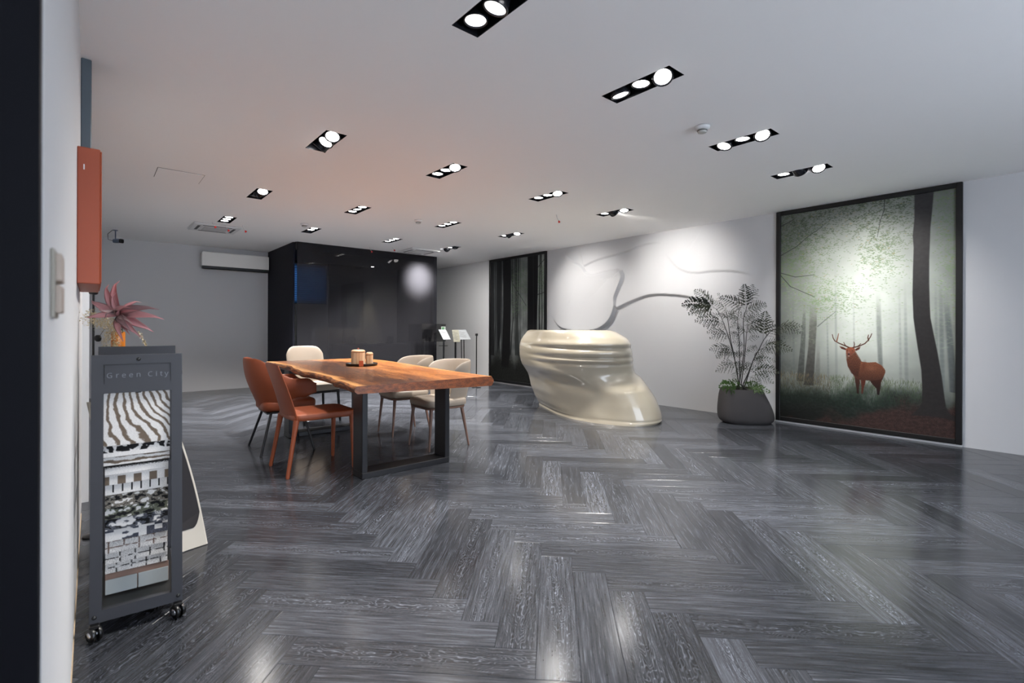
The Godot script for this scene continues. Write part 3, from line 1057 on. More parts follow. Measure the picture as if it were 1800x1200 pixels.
# ---------------------------------------------------------------- the black glass-fronted room in the far corner
func build_glass_room() -> void:
	var x0 := 2.593
	var x1 := 5.37
	var zf := -8.72
	struct("wall_black_room", slab(Vector3(x0, 0, ZF), Vector3(x0 + 0.027, HC, zf - 0.08)), M.navy, "matt black side wall of the glass fronted room")
	struct("wall_black_inner", slab(Vector3(x1 - 0.06, 0, ZF), Vector3(x1, HC, zf)), M.navy)
	var inner := mat(Color(0.3, 0.3, 0.31), 0.8)
	struct("wall_black_back", slab(Vector3(3.76, 0, ZF + 0.001), Vector3(x1 - 0.06, 2.46, ZF + 0.04)), inner)
	struct("trim_3", slab(Vector3(x0 + 0.027, 2.46, ZF), Vector3(x1 - 0.06, HC, zf - 0.02)), mat(Color(0.12, 0.12, 0.13), 0.8))
	var g := mat(Color(0.17, 0.17, 0.185, 0.62), 0.0, 0.0, 0.28)
	g.roughness = 0.03
	g.transparency = BaseMaterial3D.TRANSPARENCY_ALPHA
	struct("window_2", slab(Vector3(x0 + 0.042, 0.0, zf - 0.006), Vector3(x1, HC, zf + 0.006)), g, "black tinted glass front of the corner room")
	# small window with a blind in the back wall
	var w := MB.new()
	for x in [2.77, 3.70]:
		w.box(Vector3(x, 2.01, ZF - 0.05), Vector3(0.04, 0.78, 0.06), 0.003)
	for y in [1.64, 2.38]:
		w.box(Vector3(3.235, y, ZF - 0.05), Vector3(0.93, 0.04, 0.06), 0.003)
	var win := struct("window_3", w, M.black_metal)
	var p := MB.new()
	p.face(Vector3(2.79, 1.66, ZF - 0.05), Vector3(3.68, 1.66, ZF - 0.05), Vector3(3.68, 2.36, ZF - 0.05), Vector3(2.79, 2.36, ZF - 0.05), Vector3(0, 0, 1))
	var clear := mat(Color(0.8, 0.9, 1.0, 0.06), 0.02)
	clear.transparency = BaseMaterial3D.TRANSPARENCY_ALPHA
	obj("pane", p, clear, win)
	var bl := thing("window_blind", "horizontal slat blind glowing blue behind the black glass", "blind", Vector3(3.235, 2.44, ZF + 0.035))
	var rail := MB.new()
	rail.box(Vector3(0, 0, 0), Vector3(0.96, 0.03, 0.03), 0.003)
	obj("head_rail", rail, M.black_metal, bl)
	var slat := MB.new()
	slat.box(Vector3.ZERO, Vector3(0.95, 0.002, 0.046), 0.0, Transform3D(Basis(Vector3.RIGHT, 1.36), Vector3.ZERO))
	var slat_mesh := slat.mesh()
	var sm := mat(Color(0.10, 0.22, 0.40), 0.5)  # blue of the daylight behind is put into the slat colour
	sm.backlight_enabled = true
	sm.backlight = Color(0.47, 0.62, 0.76)
	for k in 18:
		var s := obj("slat", slat_mesh, sm, bl)
		s.position = Vector3(0, -0.045 - k * 0.044, 0)
	var shade_bars := MB.new()  # dark bars added to draw the shade between the slats
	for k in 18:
		shade_bars.box(Vector3(0, -0.067 - k * 0.044, 0.012), Vector3(0.95, 0.008, 0.006), 0.001)
	obj("slat_shade", shade_bars, M.black, bl)
	var cord := MB.new()
	for x in [-0.3, 0.3]:
		cord.box(Vector3(x, -0.42, 0.024), Vector3(0.004, 0.84, 0.002))
	obj("cord", cord, sm, bl)
	# counter with a few bottles and boxes, and one warm downlight
	var c := thing("counter", "dark counter along the back of the black glass room", "counter", Vector3(4.55, 0, ZF + 0.345))
	var b := MB.new()
	b.box(Vector3(0, 0.38, 0), Vector3(1.45, 0.76, 0.56), 0.006)
	obj("body", b, M.black, c)
	b = MB.new()
	b.box(Vector3(0, 0.78, 0), Vector3(1.5, 0.04, 0.6), 0.006)
	obj("worktop", b, mat(Color(0.25, 0.25, 0.26), 0.4), c)
	var bot := MB.new()
	bot.lathe([Vector2(0.036, 0), Vector2(0.04, 0.01), Vector2(0.04, 0.17), Vector2(0.015, 0.22), Vector2(0.014, 0.28), Vector2(0.016, 0.29)], 16)
	var dk := mat(Color(0.05, 0.06, 0.05), 0.2)
	for k in 3:
		var o := obj("bottle", bot, dk)
		o.position = Vector3([3.93, 4.06, 4.14][k], 0.8, ZF + 0.4)
		o.scale = Vector3(1, [1.0, 0.5, 0.62][k], 1)
		tag(o, ["tall dark bottle on the counter behind the black glass", "short dark jar leftmost beside the tall bottle behind glass", "middling dark jar right of the short jar behind glass"][k], "bottle")
	b = MB.new()
	b.box(Vector3(0, 0.08, 0), Vector3(0.13, 0.16, 0.12), 0.006)
	var bx := obj("storage_box", b, dk)
	bx.position = Vector3(4.95, 0.8, ZF + 0.4)
	tag(bx, "small black box standing on the counter behind the glass", "box")
	for k in 3:
		var pl := MB.new()
		pl.lathe([Vector2(0.0, 0.0), Vector2(0.07, 0.0), Vector2(0.09, 0.018), Vector2(0.086, 0.02), Vector2(0.066, 0.006), Vector2(0.0, 0.005)], 20)
		var o := obj("dish", pl, mat(Color(0.5, 0.5, 0.5), 0.4))
		o.position = Vector3([3.86, 4.34, 4.7][k], 0.8, ZF + [0.5, 0.45, 0.5][k])
		tag(o, ["low pale dish at the left end of the counter behind glass", "low pale dish right of the jars on the counter behind glass", "low pale dish beside the black box on the counter behind glass"][k], "dish", "dishes on the dark counter")
	var dl := thing("downlight", "small round downlight glowing inside the black glass room", "ceiling lamp", Vector3(4.60, 2.459, -10.07))
	b = MB.new()
	b.lathe([Vector2(0.03, -0.004), Vector2(0.045, -0.006), Vector2(0.05, 0.0)], 20)
	obj("ring", b, M.white, dl)
	b = MB.new()
	b.lathe([Vector2(0.034, -0.003), Vector2(0.026, -0.014), Vector2(0.0, -0.018)], 20)
	obj("lens", b, M.lens, dl)
	var sp := SpotLight3D.new()
	sp.name = "spot_light"
	dl.add_child(sp, true)
	sp.position = Vector3(0, -0.03, 0)
	sp.basis = Basis.looking_at(Vector3(0.02, -1.0, -0.14), Vector3.UP)
	sp.spot_angle = 14
	sp.spot_angle_attenuation = 1.0
	sp.light_energy = 7.0
	sp.light_color = Color(1.0, 0.93, 0.72)
	sp.light_size = 0.03
	sp.spot_range = 8
	sp.spot_attenuation = 2.0
	sp.shadow_enabled = true


# ---------------------------------------------------------------- live-edge table
func slab_texture() -> ImageTexture:
	var W := 512
	var H := 1024
	var fine := field(61, H, W, 0.12, 12, 3)      # streaks along the length, transposed on use
	var broad := field(62, H, W, 0.012, 5, 3)
	var pore := field(63, H, W, 0.5, 14, 2)
	var d := PackedByteArray()
	d.resize(W * H * 3)
	var warm := Color(0.60, 0.355, 0.175)
	var gold := Color(0.74, 0.475, 0.245)
	var dark := Color(0.17, 0.09, 0.065)
	var sap := Color(0.78, 0.57, 0.35)
	for y in H:
		for x in W:
			var k := x * H + y
			var f := (fine[k] - 128) / 128.0
			var b := (broad[k] - 128) / 128.0
			var u := float(x) / W
			var heart := exp(-pow((u - 0.27 + b * 0.10 + 0.05 * sin(y * 0.006)) / 0.24, 2.0))
			var t := clampf(0.5 + b * 0.8 + f * 0.5, 0, 1)
			var c := warm.lerp(gold, t)
			var ring := absf(fposmod((u - 0.3) * 21.0 + b * 5.0 + f * 0.5, 1.0) - 0.5) * 2.0
			c = c.lerp(dark, clampf(heart * (0.6 + 0.7 * smoothstep(0.25, 0.75, ring + f * 0.9)), 0, 0.9))
			c = c.lerp(dark, smoothstep(0.7, 1.0, ring) * 0.55)
			c = c.lerp(sap, smoothstep(0.085, 0.02, u + b * 0.03) * 0.85)
			c = c.lerp(sap, smoothstep(0.95, 1.0, u + b * 0.02) * 0.5)
			c = c * (1.0 - maxf(0.0, (pore[k] - 160) / 95.0) * 0.35)
			var i := (y * W + x) * 3
			d[i] = int(clampf(c.r, 0, 1) * 255)
			d[i + 1] = int(clampf(c.g, 0, 1) * 255)
			d[i + 2] = int(clampf(c.b, 0, 1) * 255)
	return ImageTexture.create_from_image(Image.create_from_data(W, H, false, Image.FORMAT_RGB8, d))


func edge_texture(seed_: int, bark: bool) -> ImageTexture:
	var W := 512
	var H := 64
	var a := field(seed_, W, H, 0.03, 1, 4)
	var s := field(seed_ + 1, W, H, 0.15, 1, 3)
	var d := PackedByteArray()
	d.resize(W * H * 3)
	for y in H:
		for x in W:
			var n := (a[y * W + x] - 128) / 128.0
			var m := (s[y * W + x] - 128) / 128.0
			var c: Color
			if bark:
				c = Color(0.60, 0.38, 0.20).lerp(Color(0.27, 0.145, 0.085), clampf(0.45 + n * 1.3 + m * 0.5 + (float(y) / H - 0.35) * 0.7, 0, 1))
			else:
				var arc := absf(fposmod(sqrt(pow((x - 160.0) / 30.0, 2) + pow((y + 60.0) / 7.0, 2)) + n * 1.5, 1.0) - 0.5) * 2.0
				c = Color(0.56, 0.31, 0.15).lerp(Color(0.23, 0.12, 0.075), clampf(0.35 + n * 0.35 + m * 0.25 + arc * 0.2, 0, 1))
			var i := (y * W + x) * 3
			d[i] = int(c.r * 255)
			d[i + 1] = int(c.g * 255)
			d[i + 2] = int(c.b * 255)
	return ImageTexture.create_from_image(Image.create_from_data(W, H, false, Image.FORMAT_RGB8, d))


func build_table() -> void:
	var o := thing("dining_table", "long live-edge wooden slab table on two black steel loop legs", "table", Vector3(1.95, 0, -4.6))
	var base := Vector3(1.95, 0, -4.6)
	var ze := [-3.17, -3.6, -4.0, -4.27, -4.53, -4.87, -5.3, -5.59, -6.07]
	var lf := [1.335, 1.378, 1.434, 1.444, 1.425, 1.462, 1.525, 1.517, 1.497]
	var rt := [2.479, 2.488, 2.521, 2.55, 2.57, 2.605, 2.645, 2.65, 2.575]
	var left := Curve.new()
	var right := Curve.new()
	for i in 9:
		var t: float = (ze[0] - ze[i]) / (ze[0] - ze[8])
		left.min_value = 0
		left.max_value = 4
		right.min_value = 0
		right.max_value = 4
		left.add_point(Vector2(t, lf[i]))
		right.add_point(Vector2(t, rt[i]))
	var nz := 60
	var nx := 10
	var wig := noise(71, 2.2, 3)
	var top := 0.757
	var deep := func(x: float) -> float: return lerpf(0.052, 0.078, clampf((x - 1.35) / 1.15, 0, 1))
	# rings round the slab: inset top edge, full edge, belly, bottom; sections run along z
	var lx := []
	var rx := []
	for i in nz + 1:
		var t := float(i) / nz
		lx.append(left.sample(t) + wig.get_noise_2d(t * 3.0, 0.0) * 0.012)
		rx.append(right.sample(t) + wig.get_noise_2d(t * 3.0, 9.0) * 0.006)
	var b := MB.new()
	var rows := []
	for i in nz + 1:
		var t := float(i) / nz
		var z := lerpf(-3.17, -6.07, t)
		var row := PackedVector3Array()
		for k in nx + 1:
			row.append(Vector3(lerpf(lx[i] + 0.006, rx[i] - 0.006, float(k) / nx), top, z) - base)
		rows.append(row)
	b.grid(rows, false, false, false)
	for i in b.uv.size():
		b.uv[i] = Vector2(b.uv[i].x, b.uv[i].y)
	var wood := mat(Color(1, 1, 1), 0.36, 0.0, 0.3)
	wood.albedo_texture = slab_texture()
	wood.clearcoat_enabled = true
	wood.clearcoat = 0.16
	wood.clearcoat_roughness = 0.14
	obj("tabletop", b, wood, o)
	var bark := mat(Color(1, 1, 1), 0.5)
	bark.albedo_texture = edge_texture(73, true)
	bark.uv1_scale = Vector3(1, 1, 1)
	bark.heightmap_enabled = true
	bark.heightmap_texture = bark.albedo_texture
	bark.heightmap_scale = 0.4
	var brim := func(side: int, i: int, s: float) -> Vector3:
		var t := float(i) / nz
		var x: float = lx[i] if side == 0 else rx[i]
		var dp: float = deep.call(x)
		var rough := wig.get_noise_3d(t * 5.0, s * 0.6, side * 7.0) * 0.014
		var out: float = 0.010 * sin(PI * s) + rough * smoothstep(0.0, 0.3, s) - 0.006 * (1.0 - smoothstep(0.0, 0.16, s)) - 0.012 * smoothstep(0.7, 1.0, s)
		return Vector3(x + (-out if side == 0 else out), top - dp * s, lerpf(-3.17, -6.07, t)) - base
	for side in 2:
		b = MB.new()
		rows = []
		for k in 7:
			var row := PackedVector3Array()
			for i in nz + 1:
				row.append(brim.call(side, i, k / 6.0))
			rows.append(row)
		b.grid(rows, false, false, false)
		obj("live_edge", b, bark, o)
	var cut := mat(Color(1, 1, 1), 0.4)
	cut.albedo_texture = edge_texture(75, false)
	for i in [0, nz]:
		b = MB.new()
		rows = []
		for k in 7:
			var row := PackedVector3Array()
			for c in nx + 1:
				row.append((brim.call(0, i, k / 6.0) as Vector3).lerp(brim.call(1, i, k / 6.0), float(c) / nx))
			rows.append(row)
		b.grid(rows, false, false, false)
		obj("end_grain", b, cut, o)
	b = MB.new()
	rows = []
	for i in nz + 1:
		var row := PackedVector3Array()
		for k in nx + 1:
			row.append((brim.call(0, i, 1.0) as Vector3).lerp(brim.call(1, i, 1.0), float(k) / nx))
		rows.append(row)
	b.grid(rows, false, false, false)
	obj("underside", b, mat(Color(0.4, 0.24, 0.13), 0.7), o)
	for z in [-3.665, -5.49]:
		b = MB.new()
		var x0 := 1.557
		var x1 := 2.338
		var hz := 0.086
		var y1 := 0.70
		for x in [x0 + 0.022, x1 - 0.022]:
			b.box(Vector3(x, (0.045 + y1) / 2, z) - base, Vector3(0.044, y1 - 0.045, hz * 2), 0.003)
		b.box(Vector3((x0 + x1) / 2, 0.0225, z) - base, Vector3(x1 - x0, 0.045, hz * 2), 0.003)
		b.box(Vector3((x0 + x1) / 2, y1 - 0.04, z) - base, Vector3(x1 - x0 - 0.09, 0.02, hz * 2), 0.002)
		obj("leg", b, M.steel_leg, o)
	# tray with two wooden canisters
	var c := Vector3(2.11, top, -4.87)
	var tray := thing("serving_tray", "round black tray with a leather tab on the wooden table", "tray", c)
	b = MB.new()
	b.lathe([Vector2(0.0, 0.0), Vector2(0.145, 0.0), Vector2(0.155, 0.006), Vector2(0.158, 0.026), Vector2(0.154, 0.027), Vector2(0.148, 0.009), Vector2(0.0, 0.008)], 40)
	obj("dish", b, M.black, tray)
	b = MB.new()
	b.box(Vector3(0, 0.031, 0.161), Vector3(0.042, 0.056, 0.004), 0.001, Transform3D(Basis(Vector3.UP, -0.44), Vector3(0, 0, 0)))
	obj("leather_tab", b, mat(Color(0.62, 0.26, 0.10), 0.5), tray)
	var pale := mat(Color(0.80, 0.64, 0.49), 0.5)
	var slatm := [mat(Color(0.74, 0.57, 0.42), 0.5), mat(Color(0.82, 0.68, 0.54), 0.5), mat(Color(0.62, 0.45, 0.33), 0.5)]
	for k in 2:
		var r: float = [0.068, 0.036][k]
		var h: float = [0.128, 0.10][k]
		var at: Vector3 = c + [Vector3(-0.035, 0.0085, -0.005), Vector3(0.078, 0.0085, 0.012)][k]
		var can := thing("canister", ["large lidded wooden canister of upright staves on the tray", "small slim wooden canister beside the large one on the tray"][k], "canister", at)
		b = MB.new()
		b.lathe([Vector2(0, 0), Vector2(r - 0.004, 0), Vector2(r - 0.004, h), Vector2(0, h)], 24)
		obj("body", b, slatm[0], can)
		var ns := 14
		for s in ns:
			b = MB.new()
			var wdt := TAU * r / ns - 0.0025
			b.box(Vector3(0, h / 2, 0), Vector3(wdt, h - 0.002, 0.007), 0.0015)
			var so := obj("stave", b, slatm[[0, 1, 1, 0, 2][s % 5]], can)
			so.transform = Transform3D(Basis(Vector3.UP, TAU * s / ns), Vector3(sin(TAU * s / ns), 0, cos(TAU * s / ns)) * (r - 0.0035))
		b = MB.new()
		b.lathe([Vector2(0, h), Vector2(r + 0.001, h), Vector2(r + 0.001, h + 0.012), Vector2(r - 0.006, h + 0.022), Vector2(r * 0.7, h + 0.027), Vector2(0, h + 0.029)], 28)
		obj("lid", b, pale, can)
		if k == 0:
			b = MB.new()
			b.cushion(Vector3(0, h + 0.036, 0), Vector3(0.011, 0.009, 0.011), 1.0, 1.0, Transform3D.IDENTITY, 12, 8)
			obj("knob", b, mat(Color(0.55, 0.25, 0.15), 0.5), can)


# ---------------------------------------------------------------- chairs; every builder faces +z
func cream_chair(label: String, legs_dark := false) -> Node3D:
	var o := thing("dining_chair", label, "chair", Vector3.ZERO, 0.0, "chairs round the live-edge table")
	var hide: Material = M.cream
	var b := MB.new()
	b.cushion(Vector3(0, 0.435, 0.02), Vector3(0.225, 0.045, 0.225), 0.45, 0.38)
	obj("seat", b, hide, o)
	b = MB.new()
	b.cushion(Vector3(0, 0.388, 0.02), Vector3(0.212, 0.012, 0.212), 0.3, 0.38)
	obj("seat_frame", b, M.tan_leg, o)
	var f := func(u: float, v: float) -> Vector3:
		var s := (u - 0.5) * 2.0
		var th := s * deg_to_rad(96.0)
		var top := 0.815 + 0.018 * (1.0 - s * s) - 0.06 * pow(absf(s), 8.0)
		var bot := 0.40 + 0.02 * absf(s)
		var y := lerpf(bot, top, v)
		var narrow := lerpf(0.84, 1.0, smoothstep(0.0, 0.9, v))
		var wing := lerpf(1.0, 0.80, (1.0 - v) * absf(s))
		return Vector3(sin(th) * 0.245 * narrow * wing, y, -0.02 - cos(th) * 0.245 * (0.9 + 0.1 * narrow) - 0.045 * v * (1.0 - 0.5 * s * s))
	b = MB.new()
	b.shell(f, 30, 16, 0.04)
	obj("backrest", b, hide, o)
	for sx in [-1.0, 1.0]:
		for sz in [-1.0, 1.0]:
			b = MB.new()
			var tip := Vector3(0.19 * sx, 0.0, 0.02 + (0.21 if sz > 0 else -0.235))
			var head := Vector3(0.165 * sx, 0.385, 0.02 + (0.175 if sz > 0 else -0.165))
			b.tube([tip, tip.lerp(head, 0.5), head], [0.0085, 0.0125, 0.017], 12)
			obj("leg", b, M.tan_leg, o)
	return o


func tall_chair() -> Node3D:
	var o := thing("dining_chair", "tall cream chair with rounded back at the table's far end", "chair", Vector3.ZERO, 0.0, "chairs round the live-edge table")
	var b := MB.new()
	b.cushion(Vector3(0, 0.43, 0.03), Vector3(0.25, 0.05, 0.245), 0.4, 0.35)
	obj("seat", b, M.cream, o)
	var f := func(u: float, v: float) -> Vector3:
		var s := (u - 0.5) * 2.0
		var w := 0.242 * (1.0 - 0.06 * (1.0 - v)) * (1.0 - 0.03 * pow(v, 4.0))
		var top := 0.912 - 0.105 * pow(absf(s), 6.0)
		return Vector3(s * w, lerpf(0.42, top, v), -0.20 - 0.10 * v + 0.07 * s * s)
	b = MB.new()
	b.shell(f, 22, 18, 0.05)
	obj("backrest", b, M.cream, o)
	b = MB.new()
	b.box(Vector3(0, 0.372, 0.03), Vector3(0.44, 0.025, 0.42), 0.005)
	obj("seat_frame", b, M.black_metal, o)
	for sx in [-1.0, 1.0]:
		for sz in [-1.0, 1.0]:
			b = MB.new()
			b.tube([Vector3(0.225 * sx, 0, 0.03 + 0.215 * sz), Vector3(0.205 * sx, 0.37, 0.03 + 0.195 * sz)], [0.014, 0.018], 8)
			obj("leg", b, M.black_metal, o)
	return o


func leather_chair() -> Node3D:
	var o := thing("dining_chair", "armless burnt orange leather chair nearest the camera at the table", "chair", Vector3.ZERO, 0.0, "chairs round the live-edge table")
	var b := MB.new()
	b.cushion(Vector3(0, 0.445, 0.035), Vector3(0.228, 0.032, 0.255), 0.35, 0.25)
	obj("seat", b, M.leather, o)
	var f := func(u: float, v: float) -> Vector3:
		var s := (u - 0.5) * 2.0
		var w := lerpf(0.222, 0.178, v)
		var y := lerpf(0.415, 0.87 - 0.012 * pow(absf(s), 4.0), v)
		return Vector3(s * w, y, -0.205 - 0.135 * pow(v, 1.25) + 0.018 * s * s)
	b = MB.new()
	b.shell(f, 16, 18, 0.036)
	obj("backrest", b, M.leather, o)
	for sx in [-1.0, 1.0]:
		for sz in [-1.0, 1.0]:
			b = MB.new()
			var tip := Vector3(0.232 * sx, 0.0, 0.25 if sz > 0 else -0.265)
			var head := Vector3(0.203 * sx, 0.43, 0.245 if sz > 0 else -0.195)
			b.tube([tip, tip + Vector3(0, 0.012, 0), tip.lerp(head, 0.7), head], [0.012, 0.0155, 0.018, 0.024], 10)
			obj("leg", b, M.leather, o)
	return o


func arm_chair() -> Node3D:
	var o := thing("armchair", "burnt orange armchair with wraparound arms and thin dark metal legs", "chair", Vector3.ZERO, 0.0, "chairs round the live-edge table")
	var f := func(u: float, v: float) -> Vector3:
		var s := (u - 0.5) * 2.0
		var a := absf(s)
		var r := 0.262
		var run := a * 0.66
		var arc := PI / 2 * r
		var x: float
		var z: float
		if run < arc:
			x = sin(run / r) * r
			z = -cos(run / r) * r * 0.82
		else:
			x = r + (run - arc) * 0.06
			z = run - arc
		var top := lerpf(0.865, 0.675, smoothstep(0.28, 0.72, a)) - 0.05 * smoothstep(0.88, 1.0, a)
		var bot := lerpf(0.37, 0.50, smoothstep(0.35, 0.8, a)) + 0.035 * smoothstep(0.85, 1.0, a)
		var y := lerpf(bot, top, v)
		var k := lerpf(0.78, 1.0, smoothstep(0.0, 0.75, v))
		var lean := 0.10 * v * (1.0 - smoothstep(0.2, 0.75, a))
		return Vector3(signf(s) * x * lerpf(k, 1.0, smoothstep(0.5, 0.9, a)), y, z * lerpf(k, 1.0, a) - lean - 0.0)
	var b := MB.new()
	b.shell(f, 44, 18, 0.045)
	obj("backrest", b, M.leather2, o)
	b = MB.new()
	b.cushion(Vector3(0, 0.425, 0.045), Vector3(0.225, 0.055, 0.24), 0.45, 0.4)
	obj("seat", b, M.leather2, o)
	b = MB.new()
	b.box(Vector3(0, 0.362, 0.02), Vector3(0.36, 0.016, 0.36), 0.004)
	obj("seat_frame", b, M.black_metal, o)
	for sx in [-1.0, 1.0]:
		for sz in [-1.0, 1.0]:
			b = MB.new()
			b.tube([Vector3(0.268 * sx, 0, 0.235 if sz > 0 else -0.225), Vector3(0.17 * sx, 0.366, 0.15 if sz > 0 else -0.12)], [0.0105, 0.0125], 10)
			obj("leg", b, M.steel_leg, o)
	return o


func build_chairs() -> void:
	M.cream = mat(Color(0.61, 0.56, 0.505), 0.5)
	triplanar_bump(M.cream, 81, 0.09, 7.0, 0.03)
	M.tan_leg = mat(Color(0.44, 0.33, 0.28), 0.4)
	M.leather = mat(Color(0.54, 0.26, 0.13), 0.48)
	triplanar_bump(M.leather, 82, 0.12, 9.0, 0.03)
	M.leather2 = mat(Color(0.52, 0.245, 0.12), 0.55)
	triplanar_bump(M.leather2, 83, 0.12, 9.0, 0.03)
	var a := cream_chair("cream chair with wrapped back at the table's right front")
	a.position = Vector3(2.605, 0, -4.165)
	a.rotation.y = -PI / 2
	dup(a, Vector3(2.64, 0, -4.935), -PI / 2 - 0.05, "cream chair with wrapped back, farther one on the table's right side", "chairs round the live-edge table")
	var t := tall_chair()
	t.position = Vector3(2.075, 0, -6.22)
	t.rotation.y = 0.12
	var l := leather_chair()
	l.position = Vector3(1.395, 0, -4.18)
	l.rotation.y = PI / 2
	var r := arm_chair()
	r.position = Vector3(1.375, 0, -5.03)
	r.rotation.y = PI / 2 - 0.04
	# patterned cushion in the armchair
	var cu := MB.new()
	cu.cushion(Vector3.ZERO, Vector3(0.16, 0.16, 0.055), 0.55, 0.55)
	var pm := mat(Color(0.80, 0.47, 0.34), 0.8)
	var tx := NoiseTexture2D.new()
	tx.width = 128
	tx.height = 128
	tx.seamless = true
	tx.noise = noise(85, 0.09, 2)
	var rp := Gradient.new()
	rp.offsets = PackedFloat32Array([0.0, 0.48, 0.52, 1.0])
	rp.colors = PackedColorArray([Color(0.86, 0.5, 0.36), Color(0.84, 0.5, 0.38), Color(0.93, 0.74, 0.64), Color(0.95, 0.8, 0.72)])
	tx.color_ramp = rp
	pm.albedo_color = Color(1, 1, 1)
	pm.albedo_texture = tx
	pm.uv1_triplanar = true
	pm.uv1_scale = Vector3.ONE * 6.0
	var co := obj("cushion", cu, pm)
	tag(co, "small peach patterned cushion leaning in the orange armchair", "cushion")
	co.transform = Transform3D(Basis(Vector3.UP, PI / 2) * Basis(Vector3.RIGHT, -0.3), Vector3(1.265, 0.655, -5.06))


# linear interpolation in a list of [key, a, b ...] rows with falling keys; returns column c
func look(tab: Array, key: float, c: int) -> float:
	for i in tab.size() - 1:
		if key >= tab[i + 1][0]:
			var w: float = tab[i][0] - tab[i + 1][0]
			var t := clampf((tab[i][0] - key) / w, 0, 1)
			var a: Array = tab[maxi(i - 1, 0)]
			var z: Array = tab[mini(i + 2, tab.size() - 1)]
			var m0: float = (tab[i + 1][c] - a[c]) / (a[0] - tab[i + 1][0]) * w
			var m1: float = (z[c] - tab[i][c]) / (tab[i][0] - z[0]) * w
			var t2 := t * t
			var t3 := t2 * t
			return (2 * t3 - 3 * t2 + 1) * tab[i][c] + (t3 - 2 * t2 + t) * m0 + (3 * t2 - 2 * t3) * tab[i + 1][c] + (t3 - t2) * m1
	return tab[tab.size() - 1][c]


# ---------------------------------------------------------------- sculpted reception desk; local x along its length, z to its front
func build_desk() -> void:
	var turn := -0.7035
	var ox := 1.15
	var od := 6.6
	var at := Vector3(ox * 0.7626 + od * 0.6469, 0, ox * 0.6469 - od * 0.7626)
	var o := thing("reception_desk", "glossy cream sculpted reception desk with flowing ridges", "desk", at, turn)
	# footprint, front side from left to right and back again
	var fp := [0.36, -0.85, 0.41, -0.62, 0.56, -0.05, 0.72, 0.31, 0.9, 0.53, 1.09, 0.68, 1.345, 0.75, 1.62, 0.715, 1.80, 0.60, 1.90, 0.40, 1.93, 0.12, 1.84, -0.12, 1.6, -0.3, 1.3, -0.45, 0.95, -0.72, 0.66, -0.96, 0.46, -1.02, 0.36, -0.85]
	var foot := smooth_curve(fp, 6)
	# height, left end, right end, share of depth
	var prof := [
		[1.118, 0.26, 1.30, 0.78], [1.105, 0.232, 1.335, 0.83], [1.066, 0.20, 1.405, 0.90], [1.017, 0.165, 1.48, 0.96], [0.954, 0.13, 1.514, 1.0], [0.87, 0.116, 1.532, 1.0],
		[0.786, 0.116, 1.55, 0.985], [0.715, 0.122, 1.563, 0.96], [0.62, 0.149, 1.582, 0.90], [0.575, 0.175, 1.60, 0.88], [0.53, 0.205, 1.655, 0.875], [0.455, 0.248, 1.705, 0.88], [0.372, 0.27, 1.757, 0.90],
		[0.28, 0.292, 1.816, 0.93], [0.207, 0.323, 1.845, 0.955], [0.124, 0.356, 1.875, 0.975], [0.06, 0.39, 1.888, 0.99], [0.045, 0.395, 1.885, 0.985], [0.03, 0.41, 1.89, 1.0], [0.0, 0.41, 1.86, 1.0]]
	var grooves := [0.905, 0.79, 0.71]
	var rows := []
	var levels := 110
	for j in levels + 1:
		var h := 1.118 * j / levels
		var l := look(prof, h, 1)
		var r := look(prof, h, 2)
		var s := look(prof, h, 3)
		var row := PackedVector3Array()
		for i in foot.size() - 1:
			var q := clampf((foot[i].x - 0.36) / 1.57, 0, 1)
			var x := lerpf(l, r, q)
			var z := foot[i].y
			var front := smoothstep(-0.75, 0.0, z + 0.55 * q - 0.25)
			z *= lerpf(1.0, s, front)
			# flutes round the upper part
			var fl := 0.0
			for g in grooves:
				var d: float = (h - g) / 0.020
				fl -= exp(-d * d) * 0.032
				d = (h - g - 0.05) / 0.034
				fl += exp(-d * d) * 0.012
			fl *= smoothstep(0.60, 0.72, h)
			# the fold that starts at the left and dies out along the front
			var fc := 0.50 - 0.28 * (q - 0.12)
			var fd := (h - fc) / 0.075
			var fold := exp(-fd * fd) * 0.11 * smoothstep(0.0, 0.10, q) * smoothstep(0.62, 0.15, q)
			var lip := (h - fc - 0.13) / 0.06
			fold -= exp(-lip * lip) * 0.035 * smoothstep(0.02, 0.12, q) * smoothstep(0.55, 0.2, q)
			# skirt that flares at the lower right
			var edge := 0.555 - 0.12 * (1.0 - q)
			var skirt := smoothstep(edge, edge - 0.16, h) * smoothstep(0.45, 0.80, q) * 0.085
			var pinch := exp(-pow((h - edge - 0.09) / 0.12, 2.0)) * smoothstep(0.5, 0.8, q) * 0.05
			var bulge := exp(-pow((h - 0.22) / 0.2, 2.0)) * smoothstep(0.1, 0.3, q) * smoothstep(0.75, 0.45, q) * 0.05
			z += (fl - fold + skirt - pinch - bulge) * front
			row.append(Vector3(x - ox, h, z))
		rows.append(row)
	# top: rounded rim, then the flat counter
	for k in 3:
		var row := PackedVector3Array()
		var last: PackedVector3Array = rows[levels]
		var mid := Vector3.ZERO
		for p in last:
			mid += p
		mid /= last.size()
		for p in last:
			var g: float = [0.985, 0.96, 0.5][k]
			row.append(Vector3(lerpf(mid.x, p.x, g), 1.118 + [0.004, 0.006, 0.006][k], lerpf(mid.z, p.z, g)))
		rows.append(row)
	var b := MB.new()
	b.grid(rows, true, true)
	var m := mat(Color(0.665, 0.63, 0.56), 0.3, 0.0, 0.5)
	m.clearcoat_enabled = true
	m.clearcoat = 1.0
	m.clearcoat_roughness = 0.04
	obj("body", b, m, o)


